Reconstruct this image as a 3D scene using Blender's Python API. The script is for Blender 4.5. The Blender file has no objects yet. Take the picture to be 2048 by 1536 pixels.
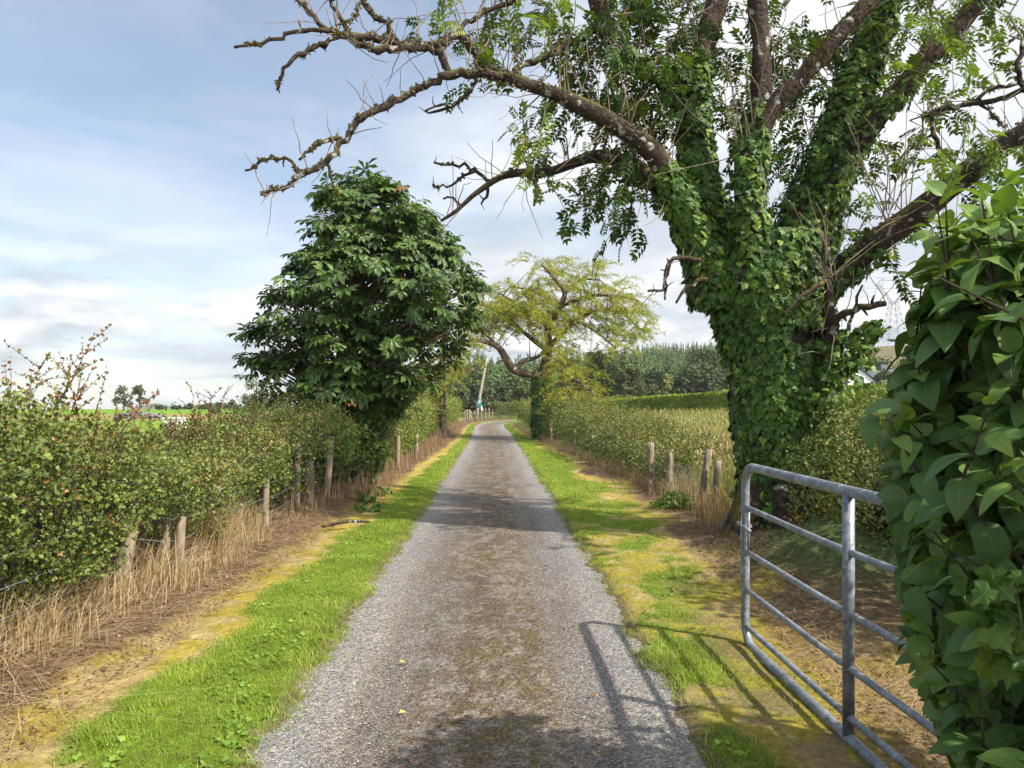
SUN_E, SKY_K, EXPO, HAZE = 4.8, .112, .68, .0003
CLOUD_OFF, CUM_OFF = (1.3, .4, 0), (2.0, .7, .3)
SHEET = ((3.9, 4.25, 4.7), (6.0, 6.1, 6.2)); CUMC = ((6.6, 6.5, 6.4), (3.4, 3.7, 4.0))
import bpy, math
import numpy as np
R = np.random.default_rng(7)
F, H0, HY, CX = 1538.0, 1.55, 805.0, 1024.0      # focal length, eye height, horizon row and centre column of the view
C = bpy.context.scene.collection
sc = bpy.context.scene

def P(px, py, Y):
    """world point seen at a picture position at ground distance Y"""
    return np.array([(px - CX) / F * Y, Y, H0 - (py - HY) / F * Y])
def ss(t):
    t = np.clip(t, 0, 1); return t * t * (3 - 2 * t)
def nrm(v):
    return v / np.maximum(np.linalg.norm(v, axis=-1, keepdims=True), 1e-9)
def _h(x, y, z, s):
    n = (x * 374761393 + y * 668265263 + z * 1440662683 + s * 974634777) & 0xffffffff
    n = ((n ^ (n >> 13)) * 1274126177) & 0xffffffff
    return ((n ^ (n >> 16)) & 0xffff) / 65535.0
def vn(p, s=0):
    """value noise in 0..1 for points (n,2) or (n,3)"""
    p = np.asarray(p, float)
    if p.shape[1] == 2: p = np.c_[p, np.zeros(len(p))]
    i = np.floor(p).astype(np.int64); f = p - i; f = f * f * (3 - 2 * f)
    r = 0
    for a in (0, 1):
        for b in (0, 1):
            for c in (0, 1):
                w = (f[:, 0] if a else 1 - f[:, 0]) * (f[:, 1] if b else 1 - f[:, 1]) * (f[:, 2] if c else 1 - f[:, 2])
                r = r + w * _h(i[:, 0] + a, i[:, 1] + b, i[:, 2] + c, s)
    return r
def fbm(p, s=0, o=3):
    p = np.asarray(p, float); r = 0; w = 0.5; t = 0
    for k in range(o):
        r = r + w * vn(p * 2 ** k, s + k); t += w; w /= 2
    return r / t
def rv(n, k=3): return R.normal(size=(n, k))
def mixc(a, b, t):
    t = np.asarray(t)[:, None]; return np.asarray(a) * (1 - t) + np.asarray(b) * t
def spline(pts, step):
    """Catmull-Rom through pts (n,k), resampled about every step (by the first 3 columns)"""
    p = np.asarray(pts, float)
    if len(p) < 3:
        n = max(2, int(np.linalg.norm(p[1, :3] - p[0, :3]) / step) + 1); t = np.linspace(0, 1, n)[:, None]
        return p[0] * (1 - t) + p[1] * t
    q = np.vstack([2 * p[0] - p[1], p, 2 * p[-1] - p[-2]]); out = []
    for i in range(1, len(q) - 2):
        a, b, c, d = q[i - 1:i + 3]
        n = max(2, int(np.linalg.norm((c - b)[:3]) / step) + 1)
        t = np.linspace(0, 1, n, endpoint=False)[:, None]
        out.append(.5 * (2 * b + (c - a) * t + (2 * a - 5 * b + 4 * c - d) * t ** 2 + (3 * b - a - 3 * c + d) * t ** 3))
    out.append(q[-2:-1]); return np.vstack(out)

class MB:
    """collects vertices, faces and vertex attributes, then links them as one mesh object"""
    def __init__(s): s.v = []; s.f = []; s.c = []; s.l = []; s.n = 0
    def add(s, v, f, col=(.5, .5, .5), luv=None):
        v = np.asarray(v, float).reshape(-1, 3)
        for a in (f if isinstance(f, list) else [f]): s.f.append(np.asarray(a, np.int64) + s.n)
        c = np.asarray(col, float); s.c.append(np.broadcast_to(c, v.shape).copy() if c.ndim == 1 else c)
        s.l.append(np.zeros_like(v) if luv is None else luv)
        s.v.append(v); s.n += len(v); return s
    def build(s, name, mat, parent=None, smooth=False, loc=None):
        v = np.vstack(s.v); me = bpy.data.meshes.new(name)
        if loc is not None: v = v - np.asarray(loc)
        me.vertices.add(len(v)); me.vertices.foreach_set('co', v.astype(np.float32).ravel())
        lv = np.concatenate([a.ravel() for a in s.f]); cnt = np.concatenate([np.full(len(a), a.shape[1]) for a in s.f])
        st = np.concatenate([[0], np.cumsum(cnt)[:-1]])
        me.loops.add(len(lv)); me.loops.foreach_set('vertex_index', lv.astype(np.int32))
        me.polygons.add(len(cnt)); me.polygons.foreach_set('loop_start', st.astype(np.int32))
        me.polygons.foreach_set('use_smooth', np.full(len(cnt), smooth))
        c = np.vstack(s.c); a = me.attributes.new('Col', 'FLOAT_COLOR', 'POINT')
        a.data.foreach_set('color', np.c_[c, np.ones(len(c))].astype(np.float32).ravel())
        l = np.vstack(s.l)
        if l.any(): me.attributes.new('luv', 'FLOAT_VECTOR', 'POINT').data.foreach_set('vector', l.astype(np.float32).ravel())
        me.update(calc_edges=True); me.validate()
        me.materials.append(mat)
        o = bpy.data.objects.new(name, me); C.objects.link(o)
        if loc is not None: o.location = loc
        if parent is not None:
            o.parent = parent
            o.location = np.asarray(o.location) - np.asarray(parent.location)
        return o
def tag(o, label=None, cat=None, group=None, kind=None):
    if label: o['label'] = label
    if cat: o['category'] = cat
    if group: o['group'] = group
    if kind: o['kind'] = kind
    return o
def thing(name, label, cat, loc=(0, 0, 0), group=None):
    o = bpy.data.objects.new(name, None); C.objects.link(o); o.location = loc; o.empty_display_size = .2
    return tag(o, label, cat, group)

def tube(mb, pts, rad, segs=8, col=(.5, .5, .5), step=None, rough=0., seed=0, flat=1.0, cap=True):
    p = np.c_[np.asarray(pts, float), np.asarray(rad, float) * np.ones(len(pts))]
    if step: p = spline(p, step)
    x, r = p[:, :3], np.maximum(p[:, 3], .0005); n = len(x)
    t = nrm(np.gradient(x, axis=0)); ref = np.array([0, 0, 1.]) if abs(t[0, 2]) < .9 else np.array([1., 0, 0])
    a = nrm(np.cross(t[0], ref)); A = []
    for i in range(n):
        a = a - t[i] * (a @ t[i]); a = a / max(np.linalg.norm(a), 1e-9); A.append(a)
    A = np.array(A); B = np.cross(t, A); th = np.linspace(0, 2 * np.pi, segs, endpoint=False)
    d = A[:, None] * np.cos(th)[None, :, None] + B[:, None] * np.sin(th)[None, :, None] * flat
    rr = np.repeat(r[:, None], segs, 1)
    if rough:
        q = (x[:, None] + d * r[:, None, None]).reshape(-1, 3)
        rr = rr * (1 + rough * (fbm(q * .35 / np.median(r), seed, 3).reshape(n, segs) - .5) * 2)
    v = (x[:, None] + d * rr[..., None]).reshape(-1, 3)
    i = np.arange(n - 1)[:, None] * segs; j = np.arange(segs)[None]; k = (j + 1) % segs
    f = np.stack([i + j, i + k, i + segs + k, i + segs + j], -1).reshape(-1, 4)
    fs = [f]
    if cap:
        v = np.vstack([v, x[:1], x[-1:]]); m = n * segs; jj = np.arange(segs); kk = (jj + 1) % segs
        fs.append(np.vstack([np.c_[kk, jj, np.full(segs, m)], np.c_[(n - 1) * segs + jj, (n - 1) * segs + kk, np.full(segs, m + 1)]]))
    c = np.asarray(col)
    mb.add(v, fs, c); return x, r, d
def box(mb, c, s, col=(.5, .5, .5), rot=0.):
    c = np.asarray(c, float); s = np.asarray(s, float) / 2
    v = np.array([[x, y, z] for x in (-1, 1) for y in (-1, 1) for z in (-1, 1)]) * s
    cr, sr = math.cos(rot), math.sin(rot); v = np.c_[v[:, 0] * cr - v[:, 1] * sr, v[:, 0] * sr + v[:, 1] * cr, v[:, 2]] + c
    mb.add(v, np.array([[0, 1, 3, 2], [4, 6, 7, 5], [0, 4, 5, 1], [2, 3, 7, 6], [0, 2, 6, 4], [1, 5, 7, 3]]), col)
def bar(mb, a, b, r, col=(.5, .5, .5), segs=4): tube(mb, [a, b], r, segs, col)

def scatter(mb, tpl, pos, along, up, size, col, wid=1.0):
    """one copy of a leaf template (verts, faces, luv) per position; local y runs along the leaf, local z is its upper side"""
    tv, tf, tl = tpl; n = len(pos)
    if n == 0: return
    y = nrm(along); x = nrm(np.cross(y, up)); z = np.cross(x, y); s = (np.asarray(size) * np.ones(n))[:, None, None]
    w = (np.asarray(wid) * np.ones(n))[:, None, None]
    v = pos[:, None] + s * (w * tv[None, :, :1] * x[:, None] + tv[None, :, 1:2] * y[:, None] + tv[None, :, 2:] * z[:, None])
    k = len(tv); off = (np.arange(n) * k)[:, None, None]
    fs = [(off + np.asarray(f)[None]).reshape(-1, np.asarray(f).shape[1]) for f in tf]
    cc = np.repeat(np.asarray(col) * np.ones((n, 3)), k, 0)
    l = None
    if tl is not None:
        l = np.repeat(np.broadcast_to(tl, (1, k, 3)), n, 0).copy(); l[..., 2] = R.random(n)[:, None]; l = l.reshape(-1, 3)
    mb.add(v.reshape(-1, 3), fs, cc, l)

# ---- leaf shapes -------------------------------------------------------------------------------------------
def t_simple(w=.32, fold=.12, droop=.12):
    v = np.array([[0, 0, 0], [w, .45, fold], [0, .5, 0], [-w, .45, fold], [0, 1, -droop]])
    return v, [np.array([[0, 1, 2], [0, 2, 3], [1, 4, 2], [2, 4, 3]])], None
def t_blade():
    v = np.array([[-.5, 0, 0], [.5, 0, 0], [-.38, .5, .06], [.38, .5, .06], [0, 1, .3]]) * np.array([.07, 1, 1])
    return v, [np.array([[0, 1, 3, 2]]), np.array([[2, 3, 4]])], None
def t_grid(wf, n=7, droop=.35, fold=.25, m=2):
    ys = np.linspace(0, 1, n); v = []; l = []
    for y in ys:
        for j in range(-m, m + 1):
            q = j / m; x = q * wf(y); v.append([x, y - .08 * abs(q) * (1 - y) * 2 * (y < .2), abs(x) * fold - droop * y * y + .012 * math.sin(9 * y + 2 * q)]); l.append([q, y, 0])
    k = 2 * m + 1
    f = [[i * k + j, i * k + j + 1, (i + 1) * k + j + 1, (i + 1) * k + j] for i in range(n - 1) for j in range(k - 1)]
    return np.array(v), [np.array(f)], np.array(l)
def heart(y): return max(.02, 1.02 * (max(y, 0) ** .52) * (max(0, 1 - y) ** .95) * (1 - .12 * y)) if y < 1 else .002
T_LILAC = t_grid(heart, 12, .34, .30, 2)
T_LILAC2 = t_grid(heart, 12, .66, .12, 2)
def t_ivy():
    o = [(0, 0), (.24, -.14), (.5, .06), (.56, .2), (.34, .38), (.38, .58), (.16, .66), (0, 1)]
    o = o + [(-x, y) for x, y in o[-2:0:-1]]
    v = [[0, .34, .05]] + [[x, y, -.22 * x * x - .14 * y * y + (.03 if i % 2 else 0)] for i, (x, y) in enumerate(o)]
    n = len(o); l = [[0, .34, 0]] + [[x * 1.8, y, 0] for x, y in o]
    return np.array(v), [np.array([[0, 1 + i, 1 + (i + 1) % n] for i in range(n)])], np.array(l)
T_IVY = t_ivy()
def t_palm(k=7):
    v = []; f = []
    for i, a in enumerate(np.linspace(-2.0, 2.0, k)):
        L = 1 - .32 * (abs(a) / 2.0) ** 1.3; ca, sa = math.cos(a), math.sin(a); b = len(v)
        for (x, y, z) in [(0, .02, 0), (.115, .42, .01), (.205, .72, -.06), (0, 1, -.26), (-.205, .72, -.06), (-.115, .42, .01), (0, .55, -.075)]:
            x, y = x * L, y * L; v.append([x * ca + y * sa, -x * sa + y * ca, z * L - .06 * abs(a)])
        f += [[b, b + 1, b + 6], [b + 1, b + 2, b + 6], [b + 2, b + 3, b + 6], [b + 3, b + 4, b + 6], [b + 4, b + 5, b + 6], [b + 5, b, b + 6]]
    return np.array(v), [np.array(f)], None
T_PALM = t_palm(7); T_PALM5 = t_palm(5)
def t_ash(pairs=4):
    v = []; f = []
    def leaflet(bx, by, ang, L, w, z0):
        b = len(v); ca, sa = math.cos(ang), math.sin(ang)
        for (x, y, z) in [(0, 0, 0), (w, .42, .05), (0, 1, -.22), (-w, .42, .05)]:
            x, y = x * L, y * L; v.append([bx + x * ca + y * sa, by - x * sa + y * ca, z0 + z * L])
        f.extend([[b, b + 1, b + 2], [b, b + 2, b + 3]])
    for i in range(pairs):
        y = .22 + .6 * i / (pairs - 1); z = -.3 * y * y
        for s in (-1, 1): leaflet(0, y, s * 1.0, .40, .25, z)
    leaflet(0, .82, 0, .40, .25, -.2)
    b = len(v); v.extend([[-.008, 0, 0], [.008, 0, 0], [.008, .82, -.2], [-.008, .82, -.2]]); f.extend([[b, b + 1, b + 2], [b, b + 2, b + 3]])
    return np.array(v), [np.array(f)], None
T_ASH = t_ash(4)
T_LEAF = t_simple(.34, .12, .15); T_OVAL = t_simple(.45, .1, .1); T_BLADE = t_blade()
T_QUAD = (np.array([[-.5, 0, 0], [.5, 0, .1], [.35, 1, -.1], [-.35, .9, .1]]), [np.array([[0, 1, 2, 3]])], None)

# ---- materials ---------------------------------------------------------------------------------------------
def nodes(name):
    m = bpy.data.materials.new(name); m.use_nodes = True; t = m.node_tree; t.nodes.clear()
    return m, t, (lambda k, **kw: mk(t, k, **kw)), t.links.new
def mk(t, k, **kw):
    n = t.nodes.new('ShaderNode' + k)
    for a, b in kw.items():
        if a.startswith('i_'):
            key = a[2:]; n.inputs[int(key) if key.isdigit() else key.replace('_', ' ')].default_value = b
        else: setattr(n, a, b)
    return n
def ramp(n, stops):
    e = n.color_ramp.elements
    while len(e) < len(stops): e.new(.5)
    for k, (p, c) in enumerate(stops): e[k].position = p; e[k].color = (*c, 1) if len(c) == 3 else c
    return n
def leaf_mat(name, transl=.3, rough=.45, spec=.4, tcol=(1.25, 1.2, .5), veins=0., noise=7., amp=.35):
    m, t, N, L = nodes(name)
    a = N('Attribute', attribute_name='Col'); tc = N('TexCoord')
    nz = N('TexNoise', i_Scale=noise, i_Detail=3.); L(tc.outputs['Object'], nz.inputs['Vector'])
    mr = N('MapRange'); mr.inputs['To Min'].default_value = 1 - amp; mr.inputs['To Max'].default_value = 1 + amp
    mr.inputs['From Min'].default_value = .3; mr.inputs['From Max'].default_value = .7
    L(nz.outputs['Fac'], mr.inputs['Value'])
    mul = N('Mix', data_type='RGBA', blend_type='MULTIPLY'); mul.inputs[0].default_value = 1
    L(a.outputs['Color'], mul.inputs[6]); L(mr.outputs[0], mul.inputs[7]); col = mul.outputs[2]
    bs = N('BsdfPrincipled', i_Roughness=rough); bs.inputs['Specular IOR Level'].default_value = spec
    if veins:
        lu = N('Attribute', attribute_name='luv'); sp = N('SeparateXYZ'); L(lu.outputs['Vector'], sp.inputs[0])
        ab = N('Math', operation='ABSOLUTE'); L(sp.outputs[0], ab.inputs[0])
        mid = N('MapRange'); mid.inputs['From Min'].default_value = .03; mid.inputs['From Max'].default_value = .09; mid.inputs['To Min'].default_value = 1.; mid.inputs['To Max'].default_value = 0.
        L(ab.outputs[0], mid.inputs[0])
        # side veins run forward from the midrib
        s1 = N('Math', operation='MULTIPLY', i_1=-.42); L(ab.outputs[0], s1.inputs[0])
        s2 = N('Math', operation='ADD'); L(s1.outputs[0], s2.inputs[0]); L(sp.outputs[1], s2.inputs[1])
        s3 = N('Math', operation='MULTIPLY', i_1=8.); L(s2.outputs[0], s3.inputs[0])
        s4 = N('Math', operation='FRACT'); L(s3.outputs[0], s4.inputs[0])
        s5 = N('Math', operation='PINGPONG', i_1=.5); L(s4.outputs[0], s5.inputs[0])
        sv = N('MapRange'); sv.inputs['From Min'].default_value = .0; sv.inputs['From Max'].default_value = .07; sv.inputs['To Min'].default_value = .4; sv.inputs['To Max'].default_value = 0.
        L(s5.outputs[0], sv.inputs[0])
        mx = N('Math', operation='MAXIMUM'); L(mid.outputs[0], mx.inputs[0]); L(sv.outputs[0], mx.inputs[1])
        k = N('Math', operation='MULTIPLY', i_1=veins); L(mx.outputs[0], k.inputs[0])
        vm = N('Mix', data_type='RGBA'); vm.inputs[7].default_value = (.17, .26, .07, 1); L(k.outputs[0], vm.inputs[0]); L(col, vm.inputs[6]); col = vm.outputs[2]
        bp = N('Bump', i_Strength=.5, i_Distance=.003); bp.invert = True; L(mx.outputs[0], bp.inputs['Height']); L(bp.outputs[0], bs.inputs['Normal'])
    L(col, bs.inputs['Base Color'])
    tm = N('Mix', data_type='RGBA', blend_type='MULTIPLY'); tm.inputs[0].default_value = 1; tm.inputs[7].default_value = (*tcol, 1); L(col, tm.inputs[6])
    tr = N('BsdfTranslucent'); L(tm.outputs[2], tr.inputs['Color'])
    ms = N('MixShader'); ms.inputs[0].default_value = transl; L(bs.outputs[0], ms.inputs[1]); L(tr.outputs[0], ms.inputs[2])
    o = N('OutputMaterial'); L(ms.outputs[0], o.inputs[0]); return m
def rough_mat(name, stops, scale=6., rough=.85, bump=.4, dist=.02, stretch=(1, 1, 1), attr=0., spec=.2, detail=6., metallic=0.):
    """noise-coloured solid surface; attr mixes in the vertex colour"""
    m, t, N, L = nodes(name)
    tc = N('TexCoord'); mp = N('Mapping'); mp.inputs['Scale'].default_value = stretch; L(tc.outputs['Object'], mp.inputs[0])
    nz = N('TexNoise', i_Scale=scale, i_Detail=detail, i_Roughness=.65); L(mp.outputs[0], nz.inputs['Vector'])
    cr = ramp(N('ValToRGB'), stops); L(nz.outputs['Fac'], cr.inputs[0]); col = cr.outputs[0]
    if attr:
        a = N('Attribute', attribute_name='Col'); mx = N('Mix', data_type='RGBA', blend_type='MULTIPLY'); mx.inputs[0].default_value = attr
        L(col, mx.inputs[6]); L(a.outputs['Color'], mx.inputs[7]); col = mx.outputs[2]
    bs = N('BsdfPrincipled', i_Roughness=rough, i_Metallic=metallic); bs.inputs['Specular IOR Level'].default_value = spec; L(col, bs.inputs['Base Color'])
    bp = N('Bump', i_Strength=bump, i_Distance=dist); L(nz.outputs['Fac'], bp.inputs['Height']); L(bp.outputs[0], bs.inputs['Normal'])
    o = N('OutputMaterial'); L(bs.outputs[0], o.inputs[0]); return m
def bark_mat(name, dark=(.022, .016, .012), mid=(.056, .041, .03), pale=(.34, .33, .28), moss=(.10, .085, .022), mossy=.43, scale=9.):
    m, t, N, L = nodes(name)
    tc = N('TexCoord'); nz = N('TexNoise', i_Scale=scale, i_Detail=8., i_Roughness=.7); L(tc.outputs['Object'], nz.inputs['Vector'])
    cr = ramp(N('ValToRGB'), [(.35, dark), (.52, mid), (.7, tuple(1.5 * c for c in mid))]); L(nz.outputs['Fac'], cr.inputs[0])
    n2 = N('TexNoise', i_Scale=scale * .9, i_Detail=4.); mp = N('Mapping'); mp.inputs['Location'].default_value = (7, 3, 1); L(tc.outputs['Object'], mp.inputs[0]); L(mp.outputs[0], n2.inputs['Vector'])
    r2 = ramp(N('ValToRGB'), [(.60, (0, 0, 0)), (.66, (1, 1, 1))]); L(n2.outputs['Fac'], r2.inputs[0])
    mx = N('Mix', data_type='RGBA'); mx.inputs[7].default_value = (*pale, 1); L(r2.outputs[0], mx.inputs[0]); L(cr.outputs[0], mx.inputs[6])
    ge = N('NewGeometry'); sp = N('SeparateXYZ'); L(ge.outputs['Normal'], sp.inputs[0])
    n3 = N('TexNoise', i_Scale=scale * .45, i_Detail=5.); L(tc.outputs['Object'], n3.inputs['Vector'])
    ad = N('Math', operation='MULTIPLY_ADD', i_1=.45, i_2=mossy - .62); L(sp.outputs[2], ad.inputs[0])
    a2 = N('Math', operation='ADD'); L(ad.outputs[0], a2.inputs[0]); L(n3.outputs['Fac'], a2.inputs[1])
    r3 = ramp(N('ValToRGB'), [(.50, (0, 0, 0)), (.60, (1, 1, 1))]); L(a2.outputs[0], r3.inputs[0])
    m2 = N('Mix', data_type='RGBA'); m2.inputs[7].default_value = (*moss, 1); L(r3.outputs[0], m2.inputs[0]); L(mx.outputs[2], m2.inputs[6])
    bs = N('BsdfPrincipled', i_Roughness=.9); bs.inputs['Specular IOR Level'].default_value = .15; L(m2.outputs[2], bs.inputs['Base Color'])
    vo = N('TexVoronoi', feature='DISTANCE_TO_EDGE', i_Scale=scale * 1.6); L(tc.outputs['Object'], vo.inputs['Vector'])
    hs = N('Math', operation='ADD'); L(nz.outputs['Fac'], hs.inputs[0]); L(vo.outputs['Distance'], hs.inputs[1])
    bp = N('Bump', i_Strength=.9, i_Distance=.03); L(hs.outputs[0], bp.inputs['Height']); L(bp.outputs[0], bs.inputs['Normal'])
    o = N('OutputMaterial'); L(bs.outputs[0], o.inputs[0]); return m

M_ASH = leaf_mat('ash_leaf', .38, .5, .3); M_IVY = leaf_mat('ivy_leaf', .18, .42, .3, veins=.3); M_LILAC = leaf_mat('lilac_leaf', .24, .46, .35, veins=.5, amp=.25)
M_CHEST = leaf_mat('chestnut_leaf', .2, .45, .4); M_LARCH = leaf_mat('larch_needles', .35, .7, .15); M_HEDGE = leaf_mat('hedge_leaf', .25, .5, .35, amp=.3)
M_FAR = leaf_mat('far_leaf', .2, .7, .2, noise=.35, amp=.3); M_GRASS = leaf_mat('grass_blade', .35, .6, .2, tcol=(1.2, 1.15, .6), noise=3.); M_STRAW = leaf_mat('straw', .3, .8, .1, tcol=(1.1, 1., .8), noise=4., amp=.2)
M_BARK = bark_mat('ash_bark'); M_BARK2 = bark_mat('far_bark', dark=(.05, .035, .025), mid=(.13, .09, .06), mossy=.25, scale=5.); M_TWIG = rough_mat('twig', [(.3, (.12, .085, .06)), (.7, (.34, .27, .2))], 14., bump=.2, dist=.002)
M_STEM = rough_mat('hedge_stem', [(.3, (.035, .025, .018)), (.7, (.10, .075, .055))], 20., bump=.3, dist=.004)
M_POST = rough_mat('weathered_post', [(.3, (.11, .08, .055)), (.5, (.27, .215, .15)), (.72, (.40, .34, .26))], 26., stretch=(1, 1, .12), bump=.8, dist=.008)
M_POLE = rough_mat('tarred_pole', [(.3, (.035, .028, .022)), (.7, (.12, .095, .075))], 16., stretch=(1, 1, .1), bump=.4)
M_GALV_FAR = rough_mat('galvanised_steel', [(.28, (.17, .19, .22)), (.5, (.30, .33, .37)), (.74, (.50, .53, .57))], 13., rough=.5, bump=.15, dist=.002, spec=.5, metallic=.45)
def gate_mat():
    m, t, N, L = nodes('galvanised_tube'); tc = N('TexCoord'); nz = N('TexNoise', i_Scale=11., i_Detail=8., i_Roughness=.7); L(tc.outputs['Object'], nz.inputs['Vector'])
    vo = N('TexVoronoi', i_Scale=45.); L(tc.outputs['Object'], vo.inputs['Vector']); sp = N('SeparateColor'); L(vo.outputs['Color'], sp.inputs[0])
    ad = N('Math', operation='MULTIPLY_ADD', i_1=.16, i_2=-.08); L(sp.outputs[0], ad.inputs[0]); a2 = N('Math', operation='ADD'); L(ad.outputs[0], a2.inputs[0]); L(nz.outputs['Fac'], a2.inputs[1])
    cr = ramp(N('ValToRGB'), [(.25, (.12, .133, .15)), (.5, (.235, .255, .28)), (.75, (.42, .44, .47))]); L(a2.outputs[0], cr.inputs[0])
    n2 = N('TexNoise', i_Scale=26., i_Detail=6.); L(tc.outputs['Object'], n2.inputs['Vector']); r2 = ramp(N('ValToRGB'), [(.60, (0, 0, 0)), (.70, (.8, .8, .8))]); L(n2.outputs['Fac'], r2.inputs[0])
    mx = N('Mix', data_type='RGBA'); mx.inputs[7].default_value = (.13, .085, .05, 1); L(r2.outputs[0], mx.inputs[0]); L(cr.outputs[0], mx.inputs[6])
    n3 = N('TexNoise', i_Scale=70., i_Detail=2.); L(tc.outputs['Object'], n3.inputs['Vector']); r3 = ramp(N('ValToRGB'), [(.68, (0, 0, 0)), (.72, (1, 1, 1))]); L(n3.outputs['Fac'], r3.inputs[0])
    m3 = N('Mix', data_type='RGBA'); m3.inputs[7].default_value = (.62, .62, .58, 1); L(r3.outputs[0], m3.inputs[0]); L(mx.outputs[2], m3.inputs[6])
    bs = N('BsdfPrincipled', i_Roughness=.52, i_Metallic=.4); L(m3.outputs[2], bs.inputs['Base Color']); bp = N('Bump', i_Strength=.25, i_Distance=.003); L(a2.outputs[0], bp.inputs['Height']); L(bp.outputs[0], bs.inputs['Normal'])
    o = N('OutputMaterial'); L(bs.outputs[0], o.inputs[0]); return m
M_GALV = gate_mat()
M_WIRE = rough_mat('fence_wire', [(.3, (.2, .2, .21)), (.7, (.42, .42, .43))], 40., rough=.6, bump=.1, metallic=.4)
# ---- road line, ground height and ground cover ---------------------------------------------------------------
ROAD = spline(np.c_[np.array([[.05, -8], [-.05, 0], [-.126, 3.26], [-.63, 25], [-1.0, 38], [-1.35, 46], [-1.5, 52], [-1.3, 57.5], [-.4, 63], [1.6, 67.5], [5, 70.5], [10, 72.5], [18, 74], [40, 75], [90, 76]]), np.zeros(15)], .25)[:, :2]
_m = ROAD[:, 1] < 56
def rc(y): return np.interp(y, ROAD[_m, 1], ROAD[_m, 0])
def ru(x, y):
    """signed distance from the road's centre line (left negative)"""
    x = np.asarray(x, float); y = np.asarray(y, float); u = x - rc(y)
    far = np.nonzero((y > 48) & (y < 100) & (np.abs(x) < 60))[0]
    s = ROAD[ROAD[:, 1] > 40]; tg = nrm(np.gradient(s, axis=0))
    for k in range(0, len(far), 4000):
        i = far[k:k + 4000]; d = np.stack([x[i], y[i]], 1)[:, None] - s[None]; q = (d ** 2).sum(-1); j = q.argmin(1); r = np.arange(len(i))
        u[i] = (d[r, j, 0] * tg[j, 1] - d[r, j, 1] * tg[j, 0]) * 1.0
        w = np.sqrt(q[r, j]); u[i] = np.where(np.abs(u[i]) < .2 * w, w, np.sign(u[i]) * w)
    far = y >= 100; u[far] = np.where(x[far] < -.2 * y[far], -50, 50)
    return u
def edge(x, y): return .97 + .16 * (fbm(np.c_[x * 2.6, y * 2.6], 3) - .5) + .10 * (vn(np.c_[x * 11, y * 11], 9) - .5)
def gz(x, y, full=False):
    x = np.atleast_1d(np.asarray(x, float)); y = np.atleast_1d(np.asarray(y, float)); u = ru(x, y); e = edge(x, y); au = np.abs(u)
    z = -.016 + .05 * ss((au - e + .07) / .2) + .035 * (fbm(np.c_[x * 1.7, y * 1.7], 5) - .5) * ss((au - 1.1) / .5)
    z = z + .10 * ss((-u - 2.0) / .9) * (y < 60) + .05 * ss((u - 2.) / 1.2)
    z = z + .38 * np.exp(-(((x - 2.95) / .62) ** 2 + ((y - 7.0) / .75) ** 2)) + .12 * np.exp(-(((x - 2.93) / .9) ** 2 + ((y - 8.5) / .9) ** 2))
    z = z + .55 * ss((x - 4) / 8) * ss((y - 12) / 45) * (1 - .8 * ss((y - 110) / 60))
    px = CX + F * x / np.maximum(y, 1)
    z = z + np.interp(px, [-3000, 500, 720, 900, 1100, 1300, 1500, 1750, 2100, 5000], [0, 0, 1.5, 3.2, 6.4, 10.8, 12.5, 10, 9, 9]) * ss((y - 105) / 150)
    z = z + np.interp(px, [1380, 1560, 1720, 1900, 2500, 6000], [0, 7, 18.5, 22, 26, 20]) * ss((y - 240) / 150)
    z = z - 26 * ss((y - 185) / 220) * np.interp(px, [450, 760], [1, 0])
    z = z + .5 * (fbm(np.c_[x * .05, y * .05], 6) - .5) * ss((y - 40) / 60)
    return (z, u, e) if full else z
def gz1(x, y): return float(gz([x], [y])[0])
def vs(y): return np.interp(y, [3, 8, 14, 24, 50], [1.08, 1, .92, .64, .5])          # how wide the left verge is
def vr(y): return np.interp(y, [3, 5, 9, 13, 24, 36, 60], [.75, .95, 1.25, 1.45, 1.0, .62, .55])    # the right one
GREEN, LUSH, MOSS, STRAWC, LITTER, SOIL = (.18, .26, .027), (.15, .235, .022), (.36, .28, .055), (.44, .33, .16), (.20, .13, .075), (.075, .05, .032)
def cover(x, y, u=None, e=None):
    """what covers the verge: weights of green grass, yellow moss, straw, leaf litter"""
    if u is None: u = ru(x, y); e = edge(x, y)
    n1 = fbm(np.c_[x * 1.3, y * .8], 21); n2 = fbm(np.c_[x * 3.1, y * 2.1], 25); n3 = fbm(np.c_[x * 6, y * 6], 29)
    a = np.abs(u) - e; L = u < 0; s = vs(y); r = vr(y)
    aL = a / s + (n1 - .5) * .5 + (n2 - .5) * .25; aR = a / r + (n1 - .5) * .9 + (n2 - .5) * .5
    g = np.where(L, 1 - ss((aL - .56) / .16), (1 - ss((aR - .62) / .35)) * (1 - .85 * ss((n2 - .47) / .12) * ss((13 - y) / 6 + .3)))
    b = np.where(L, ss((aL - 1.0) / .16), ss((aR - 1.0) / .16))
    gate = ss((x - 1.02 - .3 * (n1 - .5)) / .35) * ss((7.2 - y) / 1.5); g = np.where(L, g, g * (1 - .75 * gate))
    b = np.where(L, b, np.maximum(b * (1 - .55 * ss((5.4 - y) / 1.)), .5 * gate * ss((n3 - .45) / .2)))
    m = np.clip(1 - g - b, 0, 1); st = m * ss((n3 - .44) / .2) * .8
    g, b = np.clip(g, 0, 1), np.clip(b, 0, 1)
    return g * (1 - b), m - st, st, b, a
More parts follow.
